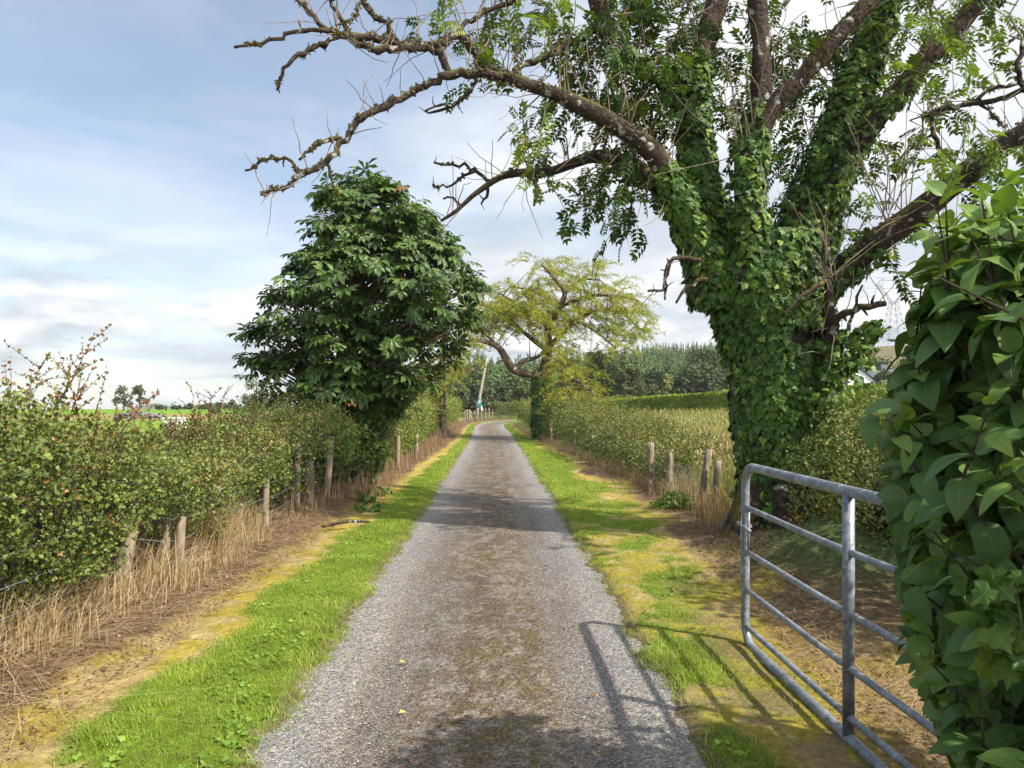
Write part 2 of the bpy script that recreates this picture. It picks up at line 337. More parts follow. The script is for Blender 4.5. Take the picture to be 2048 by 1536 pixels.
def gcol(x, y, u, e):
    g, m, st, b, a = cover(x, y, u, e)
    n = fbm(np.c_[x * .9, y * .9], 31); n4 = vn(np.c_[x * 25, y * 25], 33)
    tot = np.maximum(g + m + st + b, 1e-6)[:, None]
    c = (g[:, None] * mixc(GREEN, LUSH, n) * .8 + m[:, None] * np.array(MOSS) * .9 + st[:, None] * np.array(STRAWC) * .9 + b[:, None] * mixc(LITTER, SOIL, ss((n4 - .35) / .5))) / tot
    c = c * (.75 + .5 * n4)[:, None]
    bare = (1 - ss((a - .02) / .10))[:, None]; c = c * (1 - bare) + bare * np.array([.16, .125, .08])
    # under the hedges bare soil, past them the fields
    left = (u < 0); c = np.where((left & (a > 1.55 * vs(y)))[:, None], mixc(SOIL, LITTER, n4), c)
    px = CX + F * x / np.maximum(y, 1)
    f = mixc((.12, .22, .025), (.17, .27, .03), fbm(np.c_[x * .08, y * .05], 41)); rgh = mixc((.22, .19, .06), (.30, .22, .08), fbm(np.c_[x * .2, y * .12], 43))
    yy = y + 8 * (fbm(np.c_[x * .03, y * .02], 45) - .5); band = ss((yy - 62) / 5) * (1 - ss((yy - 97) / 8)); near = 1 - ss((yy - 36) / 6)
    fl = f * (1 - band[:, None]) + rgh * band[:, None]; fl = mixc(f * .55, rgh * .75, vn(np.c_[x, y], 47)) * near[:, None] + fl * (1 - near[:, None])
    c = np.where((left & (x < -4.4) & (y > 3))[:, None], fl, c)
    wild = mixc((.19, .18, .05), (.14, .17, .035), fbm(np.c_[x * .3, y * .2], 49)) * .9
    c = np.where((~left & (a > vr(y) * 1.35) & (y > 8.8))[:, None], wild, c)
    c = np.where(((y > 77) & (px > 640))[:, None], mixc((.05, .07, .02), (.10, .12, .03), fbm(np.c_[x * .2, y * .2], 51)), c)
    c = np.where(((y > 245) & (px > 1500))[:, None], mixc((.10, .085, .04), (.16, .13, .05), fbm(np.c_[x * .03, y * .03], 53)), c)
    md = np.exp(-(((x - 2.95) / .6) ** 2 + ((y - 7.0) / .75) ** 2))[:, None]; md = np.clip(md * 2.2, 0, 1)
    c = c * (1 - md) + md * np.array([.075, .10, .035]) * (.6 + .8 * n4)[:, None]
    return c
def far_series(a, b, n): return a * (b / a) ** np.linspace(0, 1, n)
ys = np.concatenate([np.linspace(-8, 2.2, 24, endpoint=False), far_series(2.2, 80, 430)[:-1], far_series(80, 900, 60)])
ud = np.concatenate([np.arange(0, 3.2, .033), far_series(3.2, 900, 60)])
us = np.concatenate([-ud[:0:-1], ud])
UU, YY = np.meshgrid(us, ys); XX = UU + rc(YY.ravel()).reshape(YY.shape)
gx, gy = XX.ravel(), YY.ravel(); z, u, e = gz(gx, gy, True); cc = gcol(gx, gy, u, e)
ny, nx = YY.shape; i = np.arange(ny - 1)[:, None] * nx + np.arange(nx - 1)[None]
gf = np.stack([i, i + 1, i + nx + 1, i + nx], -1).reshape(-1, 4)
m, t, N, L = nodes('earth_and_turf')
a = N('Attribute', attribute_name='Col'); tc = N('TexCoord'); n1 = N('TexNoise', i_Scale=28., i_Detail=8., i_Roughness=.75); L(tc.outputs['Object'], n1.inputs['Vector'])
mr = N('MapRange'); mr.inputs['From Min'].default_value = .3; mr.inputs['From Max'].default_value = .7; mr.inputs['To Min'].default_value = .55; mr.inputs['To Max'].default_value = 1.45; L(n1.outputs['Fac'], mr.inputs[0])
n2 = N('TexNoise', i_Scale=.6, i_Detail=6.); L(tc.outputs['Object'], n2.inputs['Vector']); m2 = N('MapRange'); m2.inputs['From Min'].default_value = .3; m2.inputs['From Max'].default_value = .7; m2.inputs['To Min'].default_value = .8; m2.inputs['To Max'].default_value = 1.2; L(n2.outputs['Fac'], m2.inputs[0])
pr = N('Math', operation='MULTIPLY'); L(mr.outputs[0], pr.inputs[0]); L(m2.outputs[0], pr.inputs[1])
mu = N('Mix', data_type='RGBA', blend_type='MULTIPLY'); mu.inputs[0].default_value = 1; L(a.outputs['Color'], mu.inputs[6]); L(pr.outputs[0], mu.inputs[7])
bs = N('BsdfPrincipled', i_Roughness=.95); bs.inputs['Specular IOR Level'].default_value = .1; L(mu.outputs[2], bs.inputs['Base Color'])
bp = N('Bump', i_Strength=.8, i_Distance=.03); L(n1.outputs['Fac'], bp.inputs['Height']); L(bp.outputs[0], bs.inputs['Normal'])
o = N('OutputMaterial'); L(bs.outputs[0], o.inputs[0]); M_EARTH = m
mb = MB(); mb.add(np.c_[gx, gy, z], gf, cc); tag(mb.build('ground', M_EARTH, smooth=True), kind='structure')

# the gravel lane
m, t, N, L = nodes('gravel_lane')
a = N('Attribute', attribute_name='Col'); tc = N('TexCoord')
v1 = N('TexVoronoi', i_Scale=125.); L(tc.outputs['Object'], v1.inputs['Vector']); v2 = N('TexVoronoi', i_Scale=38.); L(tc.outputs['Object'], v2.inputs['Vector'])
sp = N('SeparateColor'); L(v1.outputs['Color'], sp.inputs[0]); sp2 = N('SeparateColor'); L(v2.outputs['Color'], sp2.inputs[0])
r1 = ramp(N('ValToRGB'), [(0., (.36, .34, .32)), (.42, (.84, .83, .82)), (.8, (1.15, 1.14, 1.13)), (1., (1.8, 1.77, 1.72))]); L(sp.outputs[0], r1.inputs[0])
r2 = ramp(N('ValToRGB'), [(0., (.82, .82, .82)), (.7, (1., 1, 1)), (1., (1.2, 1.18, 1.16))]); L(sp2.outputs[1], r2.inputs[0])
x1 = N('Mix', data_type='RGBA', blend_type='MULTIPLY'); x1.inputs[0].default_value = 1; L(r1.outputs[0], x1.inputs[6]); L(r2.outputs[0], x1.inputs[7])
x2 = N('Mix', data_type='RGBA', blend_type='MULTIPLY'); x2.inputs[0].default_value = 1; L(x1.outputs[2], x2.inputs[6]); L(a.outputs['Color'], x2.inputs[7])
bs = N('BsdfPrincipled', i_Roughness=.9); bs.inputs['Specular IOR Level'].default_value = .2; L(x2.outputs[2], bs.inputs['Base Color'])
hd = N('Math', operation='ADD'); L(v1.outputs['Distance'], hd.inputs[0]); L(v2.outputs['Distance'], hd.inputs[1])
bp = N('Bump', i_Strength=.9, i_Distance=.012); bp.invert = True; L(hd.outputs[0], bp.inputs['Height']); L(bp.outputs[0], bs.inputs['Normal'])
o = N('OutputMaterial'); L(bs.outputs[0], o.inputs[0]); M_ROAD = m
def lane_col(x, y, u):
    au = np.abs(u); n1 = fbm(np.c_[x * 2.2, y * 1.1], 61, 4); n2 = fbm(np.c_[x * 7, y * 5], 65); n3 = fbm(np.c_[x * 18, y * 14], 69)
    grey = np.array([.245, .225, .21]); tan = np.array([.31, .25, .185]); brown = np.array([.125, .088, .055]); pale = np.array([.33, .32, .315]); green = np.array([.17, .14, .05])
    c = mixc(grey, tan, .6 * ss((n1 - .3) / .4))
    c = mixc(c, pale, ss((au - .60 + .25 * (n1 - .5)) / .22) * .62)
    mid = np.exp(-((u + .02) / .20) ** 2) + .75 * np.exp(-((u - .30) / .14) ** 2) + .55 * np.exp(-((u + .34) / .16) ** 2)
    k = mid * ss((n2 * .40 + n3 * .35 + .25 * vn(np.c_[x * 42, y * 36], 68) - .36) / .2)
    c = mixc(c, brown, np.clip(k, 0, .86)); c = mixc(c, green, np.clip(.6 * mid * ss((n1 - .52) / .1) * ss((n3 - .5) / .15), 0, 1))
    return mixc(c, np.array([.15, .14, .135]), .6 * np.exp(-((au - .52) / .12) ** 2) * ss((n1 - .35) / .3))
rw = np.concatenate([np.linspace(-8, 2.2, 20, endpoint=False), far_series(2.2, 50, 520)])
sel = ROAD[ROAD[:, 1] > 50.2][::2]; cen = np.vstack([np.c_[rc(rw), rw], sel]); tg = nrm(np.gradient(cen, axis=0)); nn = np.c_[tg[:, 1], -tg[:, 0]]
uw = np.linspace(-1.22, 1.22, 91)
xy = cen[:, None] + nn[:, None] * uw[None, :, None]; x, y = xy[..., 0].ravel(), xy[..., 1].ravel(); u = np.tile(uw, len(cen))
z = .012 * (fbm(np.c_[x * 1.4, y * .9], 71) - .5) - .012 * np.exp(-((np.abs(u) - .55) / .18) ** 2) + .006 * (vn(np.c_[x * 14, y * 14], 73) - .5)
i = np.arange(len(cen) - 1)[:, None] * 91 + np.arange(90)[None]
mb = MB(); mb.add(np.c_[x, y, z], np.stack([i, i + 1, i + 92, i + 91], -1).reshape(-1, 4), lane_col(x, y, u)); tag(mb.build('road', M_ROAD, smooth=True), kind='structure')

# loose stones on the lane
n = 26000; y = 2.6 * (14 / 2.6) ** (R.random(n) ** 1.2); q = R.random(n)
u = np.where(q < .55, R.choice([-1, 1], n) * (.98 - np.abs(R.normal(0, .14, n))), R.uniform(-.95, .95, n)); x = rc(y) + u
s = (.0028 + .0055 * R.random(n) ** 3) * (1 + .25 * (y > 6))
o8 = nrm(np.array([[1, 0, 0], [.4, .9, 0], [-.6, .8, 0], [-1, -.1, 0], [-.3, -1, 0], [.7, -.7, 0], [.2, .1, 1], [-.1, 0, -1.]]) * 1.0)
tv = np.array([[1, .1, .2], [.4, .9, .1], [-.6, .7, .25], [-1, -.1, .1], [-.3, -.9, .2], [.7, -.7, .1], [.25, .15, .75], [-.25, -.1, .7]])
tf = [np.array([[0, 1, 6], [1, 2, 6], [2, 7, 6], [2, 3, 7], [3, 4, 7], [4, 5, 7], [5, 6, 7], [5, 0, 6]])]
gr = .11 + .32 * R.random(n) ** 1.6; col = np.stack([gr * 1.02, gr * .99, gr * .96], 1); col[R.random(n) < .15] *= np.array([1.1, .85, .6])
mb = MB(); a = R.random(n) * 6.28; scatter(mb, (tv * np.array([1, .8, .8]), tf, None), np.c_[x, y, np.full(n, -.006)], np.c_[np.cos(a), np.sin(a), np.zeros(n)], np.tile([0, 0, 1.], (n, 1)) + .2 * rv(n), s, col)
M_STONE = rough_mat('loose_stone', [(.3, (.75, .75, .75)), (.7, (1.2, 1.2, 1.2))], 60., attr=1., bump=.2, dist=.002)
tag(mb.build('gravel', M_STONE), 'loose pale stones scattered over the lane and along both its edges', 'gravel', kind='stuff')

# verge grass, moss, straw and litter
def blades(mb, x, y, hgt, wid, col, lean=.5, zoff=0.):
    n = len(x); a = R.random(n) * 6.283; l = lean * (.3 + R.random(n))
    d = np.c_[np.cos(a) * l, np.sin(a) * l, np.ones(n)]; up = np.c_[np.cos(a), np.sin(a), -l * .5 * np.ones(n)]
    scatter(mb, T_BLADE, np.c_[x, y, gz(x, y) - .004 + zoff], d, up, hgt, col, wid / .07 / np.maximum(hgt, 1e-3))
gm = MB(); lm = MB()
for (y0, y1, dens, hs, ws) in [(2.6, 4.6, 8200, .034, .0034), (4.6, 7.5, 5200, .036, .0042), (7.5, 12, 2400, .038, .006), (12, 20, 950, .042, .010), (20, 34, 330, .05, .017), (34, 62, 110, .06, .03)]:
    for side in (-1, 1):
        W = 2.0; n = int((y1 - y0) * W * dens); y = R.uniform(y0, y1, n); u = side * (.90 + W * R.random(n)); x = rc(y) + u
        if y1 > 50:
            k = ROAD[(ROAD[:, 1] > 34) & (ROAD[:, 0] < 9)]; j = R.integers(0, len(k) - 1, n); tgk = nrm(k[j + 1] - k[j]); x = k[j, 0] + tgk[:, 1] * u; y = k[j, 1] - tgk[:, 0] * u
        uu = ru(x, y); e = edge(x, y); g, mo, st, b, a = cover(x, y, uu, e)
        ok = (a > -.05) & (np.abs(uu) > .86); r = R.random(n); tot = np.maximum(g + mo + st + b, 1e-6)
        kind = np.where(r < g / tot, 0, np.where(r < (g + mo) / tot, 1, np.where(r < (g + mo + st) / tot, 2, 3)))
        ok &= ~((kind == 3) & (R.random(n) < .75)) & ~((kind == 1) & (R.random(n) < .15))
        tint = fbm(np.c_[x * 2, y * 2], 81); tuft = ss((vn(np.c_[x * 7, y * 7], 83) - .62) / .2); h = hs * .62 * (.45 + R.random(n)) * np.where(kind == 0, 1.15 + .8 * (tint > .56) , np.where(kind == 1, .55, .75))
        fr = (a < .1) & (kind == 0); h = np.where(fr, h * 1.5, h) * (1 + .35 * tuft)
        mow = .5 + .5 * np.sin(u * 9 + y * .15 + 3 * tint)
        col = mixc((.17, .255, .025), (.29, .355, .05), np.clip(R.random(n) * .5 + tint * .4 + .2 * mow, 0, 1))
        col[R.random(n) < .12] = (.36, .34, .10)
        col = np.where((kind == 1)[:, None], mixc((.48, .36, .06), (.37, .34, .05), R.random(n)), col)
        col = np.where((kind == 2)[:, None], mixc((.46, .35, .17), (.33, .22, .09), R.random(n)), col)
        col = np.where((kind == 3)[:, None], mixc((.26, .165, .085), (.42, .31, .18), R.random(n)), col)
        lean = np.where(kind >= 2, 2.2, np.where(kind == 1, 1.1, .75))
        blades(gm, x[ok], y[ok], h[ok], (ws * (.7 + .6 * R.random(n)))[ok], col[ok], lean[ok])
n = 5200; y = 2.7 * (11 / 2.7) ** R.random(n); sd_ = R.choice([-1, 1], n); u = sd_ * (1.0 + .9 * R.random(n)); x = rc(y) + u; ok = (vn(np.c_[x * 3.3, y * 3.3], 88) > .62) & (cover(x, y)[0] > .35)     # plantain and clover leaves among the blades
x, y = x[ok], y[ok]; n = len(x); a = R.random(n) * 6.28; scatter(gm, T_OVAL, np.c_[x, y, gz(x, y) + .008], np.c_[np.cos(a), np.sin(a), .35 + .3 * R.random(n)], np.c_[.3 * rv(n, 2), np.ones(n)], R.uniform(.014, .04, n), mixc((.12, .24, .03), (.25, .36, .06), R.random(n)))
n = 900; y = 2.7 * (9 / 2.7) ** R.random(n); x = rc(y) + R.choice([-1, 1], n) * (.99 + .10 * R.normal(size=n)); blades(gm, x, y, R.uniform(.05, .13, n), .0035 * np.ones(n), mixc((.20, .28, .04), (.46, .40, .17), R.random(n)), 1.2 * np.ones(n))
tag(gm.build('grass', M_GRASS), 'short mown grass and yellow moss on both verges of the lane', 'grass', kind='stuff')
# litter: dead leaves and twigs on the brown strips
def litter(n, y0, y1):
    y = R.uniform(y0, y1, n); side = R.choice([-1, -1, 1], n); a0 = np.where(side < 0, vs(y) * R.uniform(.95, 1.75, n), vr(y) * R.uniform(.95, 1.5, n)); x = rc(y) + side * (.97 + a0)
    col = mixc((.30, .17, .08), (.12, .065, .03), R.random(n)); col[R.random(n) < .2] = (.42, .33, .22)
    a = R.random(n) * 6.28; scatter(lm, T_LEAF, np.c_[x, y, gz(x, y) + .012], np.c_[np.cos(a), np.sin(a), .25 * R.normal(size=n)], np.c_[.4 * rv(n, 2), np.ones(n)], R.uniform(.012, .034, n), col)
    k = n * 2; y = R.uniform(y0, y1, k); side = R.choice([-1, -1, 1], k); a0 = np.where(side < 0, vs(y) * R.uniform(.9, 1.8, k), vr(y) * R.uniform(.9, 1.6, k)); x = rc(y) + side * (.97 + a0); a = R.random(k) * 6.28
    scatter(lm, T_BLADE, np.c_[x, y, gz(x, y) + .015], np.c_[np.cos(a), np.sin(a), .1 * R.normal(size=k)], np.c_[.3 * rv(k, 2), np.ones(k)], R.uniform(.05, .22, k), mixc((.45, .34, .2), (.22, .14, .08), R.random(k)), .35)
litter(9000, 2.6, 16); litter(1500, 16, 45)
n = 3600; y = 2.8 * (14 / 2.8) ** R.random(n); x = rc(y) + R.normal(0, .34, n); a = R.random(n) * 6.28     # bits of dead leaf on the lane itself
scatter(lm, T_LEAF, np.c_[x, y, np.full(n, .004)], np.c_[np.cos(a), np.sin(a), .15 * R.normal(size=n)], np.c_[.4 * rv(n, 2), np.ones(n)], R.uniform(.005, .019, n), mixc((.30, .20, .10), (.10, .06, .03), R.random(n)))
n = 900; x = R.uniform(1.5, 4.3, n); y = R.uniform(4.2, 7.5, n); a = R.random(n) * 6.28
scatter(lm, T_LEAF, np.c_[x, y, gz(x, y) + .01], np.c_[np.cos(a), np.sin(a), .15 * R.normal(size=n)], np.c_[.4 * rv(n, 2), np.ones(n)], R.uniform(.01, .028, n), mixc((.20, .12, .07), (.09, .05, .03), R.random(n)))
tag(lm.build('leaf_litter', M_STRAW), 'brown dead leaves and straw lying along the foot of the hedges', 'leaf litter', kind='stuff')
# mown clippings heaped by the ash
n = 9000; r = np.sqrt(R.random(n)); a = R.random(n) * 6.28; x = 2.95 + .95 * r * np.cos(a); y = 7.0 + 1.1 * r * np.sin(a); mb = MB()
blades(mb, x, y, R.uniform(.02, .06, n), R.uniform(.003, .006, n), mixc((.09, .13, .035), (.16, .18, .07), R.random(n)), 2.5 * np.ones(n))
tag(mb.build('grass_clippings', M_GRASS), 'low mound of old dull green mown clippings at the ash foot', 'grass clippings', kind='stuff')

# straw-dry tall grass: arching strands
def strands(mb, x, y, L, w, col, bend=.6, segs=4, dirx=None):
    n = len(x); w = w * np.ones(n); a = R.random(n) * 6.283; b = bend * (.3 + R.random(n)); dx, dy = np.cos(a), np.sin(a)
    if dirx is not None: dx = dx * .6 + dirx; q = np.hypot(dx, dy); dx, dy = dx / q, dy / q
    px_, py_ = -dy, dx; z0 = gz(x, y); vv = []
    for k in range(segs + 1):
        t = k / segs; hz = L * (np.sin(np.minimum(t * (1 + .55 * b), 2.2)) / (1 + .55 * b) * 1.05); hr = L * b * .62 * t ** 2; ww = w * (1 - .8 * t) * .5
        c = np.c_[x + dx * hr, y + dy * hr, z0 + hz]
        vv += [c - np.c_[px_ * ww, py_ * ww, 0 * ww], c + np.c_[px_ * ww, py_ * ww, 0 * ww]]
    v = np.stack(vv, 1); K = 2 * (segs + 1); off = (np.arange(n) * K)[:, None, None]
    f = np.array([[2 * k, 2 * k + 1, 2 * k + 3, 2 * k + 2] for k in range(segs)])
    mb.add(v.reshape(-1, 3), (off + f[None]).reshape(-1, 4), np.repeat(col, K, 0))
def straw_col(n): return mixc((.66, .53, .32), (.36, .25, .13), R.random(n))
mb = MB()
n = 1700; y = 3.0 + 7.6 * R.random(n) ** 1.25; cl = fbm(np.c_[y * 1.4, y * 0], 91); ok = R.random(n) < ss((cl - .38) / .22) + .06; y = y[ok]; n = len(y)
x = -2.85 + .16 * R.normal(size=n) - .12 * (R.random(n) < .3); L_ = np.interp(y, [3, 4.6, 6.1, 6.9, 8.5], [.8, .7, .6, .4, .3]) * R.uniform(.10, .5, n) * (.55 + .8 * fbm(np.c_[y * 1.1, y * 0], 92)); strands(mb, x, y, L_, .006 + .002 * (y > 6), straw_col(n), 1.3 + .7 * R.random(n), dirx=.45)
n = 240; y = 3.0 + 5 * R.random(n); strands(mb, -2.8 + .14 * R.normal(size=n), y, R.uniform(.2, .5, n), .005, straw_col(n), 4.5 + 2 * R.random(n), dirx=.2)
for (cx_, cy_, k, hh) in [(-2.82, 7.0, 520, .75), (-2.78, 6.1, 240, .5), (-2.85, 8.2, 240, .5), (-2.9, 4.6, 260, .42), (-2.85, 5.4, 240, .4)]:
    x = cx_ + .13 * R.normal(size=k); y = cy_ + .16 * R.normal(size=k); strands(mb, x, y, hh * R.uniform(.5, 1.1, k), .0065, straw_col(k), 1.15, dirx=.4)
n = 1500; y = R.uniform(9.5, 46, n); x = np.interp(y, [9.5, 14, 24, 32, 46], [-2.75, -2.5, -2.5, -2.95, -3.2]) + .12 * R.normal(size=n); strands(mb, x, y, R.uniform(.2, .65, n), .012, mixc((.36, .25, .15), (.24, .15, .09), R.random(n)), .6, 3)
tag(mb.build('dry_grass', M_STRAW), 'straw coloured dry grass along the left fence and hedge foot', 'dry grass', kind='stuff')
mb = MB()
n = 1800; y = 10.2 + 27 * R.random(n) ** 1.4; x = np.interp(y, [9.8, 13, 19, 24, 30, 36, 45], [2.62, 2.5, 1.98, 1.72, 1.28, 1.0, .85]) + .1 * R.normal(size=n); strands(mb, x, y, R.uniform(.12, .5, n), .008, mixc((.30, .20, .12), (.46, .34, .19), R.random(n)), .7, 3)
for (cx_, cy_, k, hh, c1) in [(2.65, 9.9, 380, .5, (.33, .17, .06)), (2.75, 9.3, 300, .5, (.42, .26, .12)), (2.5, 12.6, 160, .35, (.5, .38, .22)), (2.62, 11.4, 260, .6, (.44, .35, .2)), (2.55, 8.6, 160, .3, (.45, .33, .2))]:
    strands(mb, cx_ + .16 * R.normal(size=k), cy_ + .2 * R.normal(size=k), hh * R.uniform(.4, 1.1, k), .007, mixc(c1, (.5, .4, .22), R.random(k)), .7)
n = 30000; y = 9.6 * (58 / 9.6) ** R.random(n); x0 = np.interp(y, [9, 12.5, 13, 30, 60], [2.75, 2.75, 4.2, 4.0, 4.5]); x = x0 + (y * .62 - x0 + 1.0) * R.random(n)
tn = fbm(np.c_[x * .35, y * .25], 95); col = mixc((.38, .32, .11), (.20, .26, .055), np.clip(tn * 1.3 + .02 + .4 * R.random(n), 0, 1)); col[R.random(n) < .1] = (.58, .48, .28)
strands(mb, x, y, R.uniform(.45, .85, n) * (.8 + .4 * tn), np.maximum(.007, y * .0011), col, .45, 3)
n = 5000; y = 9.6 * (40 / 9.6) ** R.random(n); x0 = np.interp(y, [9, 12.5, 13, 40], [2.75, 2.75, 4.2, 4.0]); x = x0 + (y * .62 - x0) * R.random(n)      # seed heads
scatter(mb, T_LEAF, np.c_[x, y, gz(x, y) + R.uniform(.5, .85, n)], rv(n) * .4 + [0, 0, 1], rv(n), R.uniform(.06, .13, n), mixc((.55, .44, .25), (.40, .29, .13), R.random(n)), .5)
tag(mb.build('wild_grass', M_STRAW), 'tall wild meadow grass gone to seed in the field right of the lane', 'meadow grass', kind='stuff')
# ---- big ivy-clad ash ------------------------------------------------------------------------------------------
def limb(rows):
    """picture-traced limb rows (px, py, half width px, depth) -> world rows (x, y, z, r)"""
    o = []; Yl = None; thin = .84 if rows[-1][0] < 1060 else .95
    for r in rows:
        Yl = r[3] if len(r) > 3 else Yl
        o.append([*P(r[0], r[1], Yl), thin * r[2] / F * Yl])
    return np.array(o)
AX, AY = 2.93, 8.5
ash = thing('ash_tree', 'huge leaning ash tree wrapped in ivy beside the steel gate', 'tree', (AX, AY, 0))
TRUNK = [(1556, 1120, 120, AY), (1560, 1080, 92), (1565, 1000, 84), (1566, 900, 86), (1560, 800, 92), (1552, 700, 98), (1540, 610, 108), (1530, 540, 112), (1525, 480, 104)]
LB = {}
LB['A'] = [(1440, 600, 62, 8.45), (1395, 470, 46, 8.3), (1350, 390, 31, 8.2), (1310, 310, 27, 8.1), (1255, 265, 23, 8.0), (1200, 232, 20, 7.9), (1120, 192, 17, 7.8), (1050, 168, 14.5, 7.7), (1000, 150, 13, 7.6)]
LB['B'] = [(1440, 560, 66, 8.6), (1415, 450, 50, 8.6), (1395, 350, 34, 8.7), (1390, 230, 25, 8.8), (1400, 120, 24, 8.9), (1435, 0, 24, 9.0), (1465, -150, 20, 9.1), (1480, -330, 14, 9.2), (1470, -480, 8, 9.3)]
LB['C'] = [(1510, 560, 60, 8.2), (1500, 460, 36, 8.1), (1495, 380, 28, 8.05), (1500, 300, 29, 8.05), (1520, 210, 22, 8.1), (1522, 100, 20, 8.1), (1515, 0, 20, 8.1), (1510, -150, 16, 8.1), (1530, -330, 10, 8.0)]
LB['E'] = [(1590, 560, 74, 8.7), (1620, 440, 55, 8.8), (1655, 340, 46, 8.9), (1690, 230, 38, 9.0), (1730, 120, 33, 9.1), (1765, 0, 28, 9.2), (1790, -120, 24, 9.3), (1830, -300, 15, 9.5)]
LB['D'] = [(1500, 310, 24, 8.05), (1540, 225, 21, 8.0), (1600, 160, 18, 7.9), (1660, 90, 17, 7.8), (1720, 25, 17, 7.75), (1790, -60, 15, 7.7), (1850, -200, 10, 7.6)]
LB['F'] = [(1640, 430, 30, 8.6), (1690, 320, 25, 8.5), (1745, 245, 23, 8.45), (1800, 180, 22, 8.4), (1860, 110, 22, 8.35), (1910, 60, 20, 8.3), (1970, -10, 18, 8.2), (2060, -130, 14, 8.0), (2150, -260, 9, 7.9)]
LB['G'] = [(1630, 600, 34, 8.4), (1720, 510, 29, 8.0), (1790, 460, 27, 7.8), (1870, 400, 25, 7.6), (1960, 330, 23, 7.4), (2048, 265, 21, 7.2), (2150, 195, 18, 7.0), (2300, 110, 12, 6.8)]
LB['B2'] = [(1395, 300, 18, 8.7), (1330, 165, 17, 8.6), (1255, 115, 16, 8.4), (1212, 60, 17, 8.3), (1185, -30, 17, 8.2), (1150, -150, 12, 8.1)]
LB['H'] = [(1345, 400, 24, 8.3), (1270, 335, 18, 8.6), (1200, 312, 15, 8.8), (1150, 325, 12.5, 8.9), (1100, 343, 12, 8.9), (1050, 345, 10, 8.9), (1010, 350, 9, 8.9), (975, 370, 7.5, 8.9), (945, 392, 6, 8.9), (915, 420, 5, 8.9), (882, 442, 3, 8.9)]
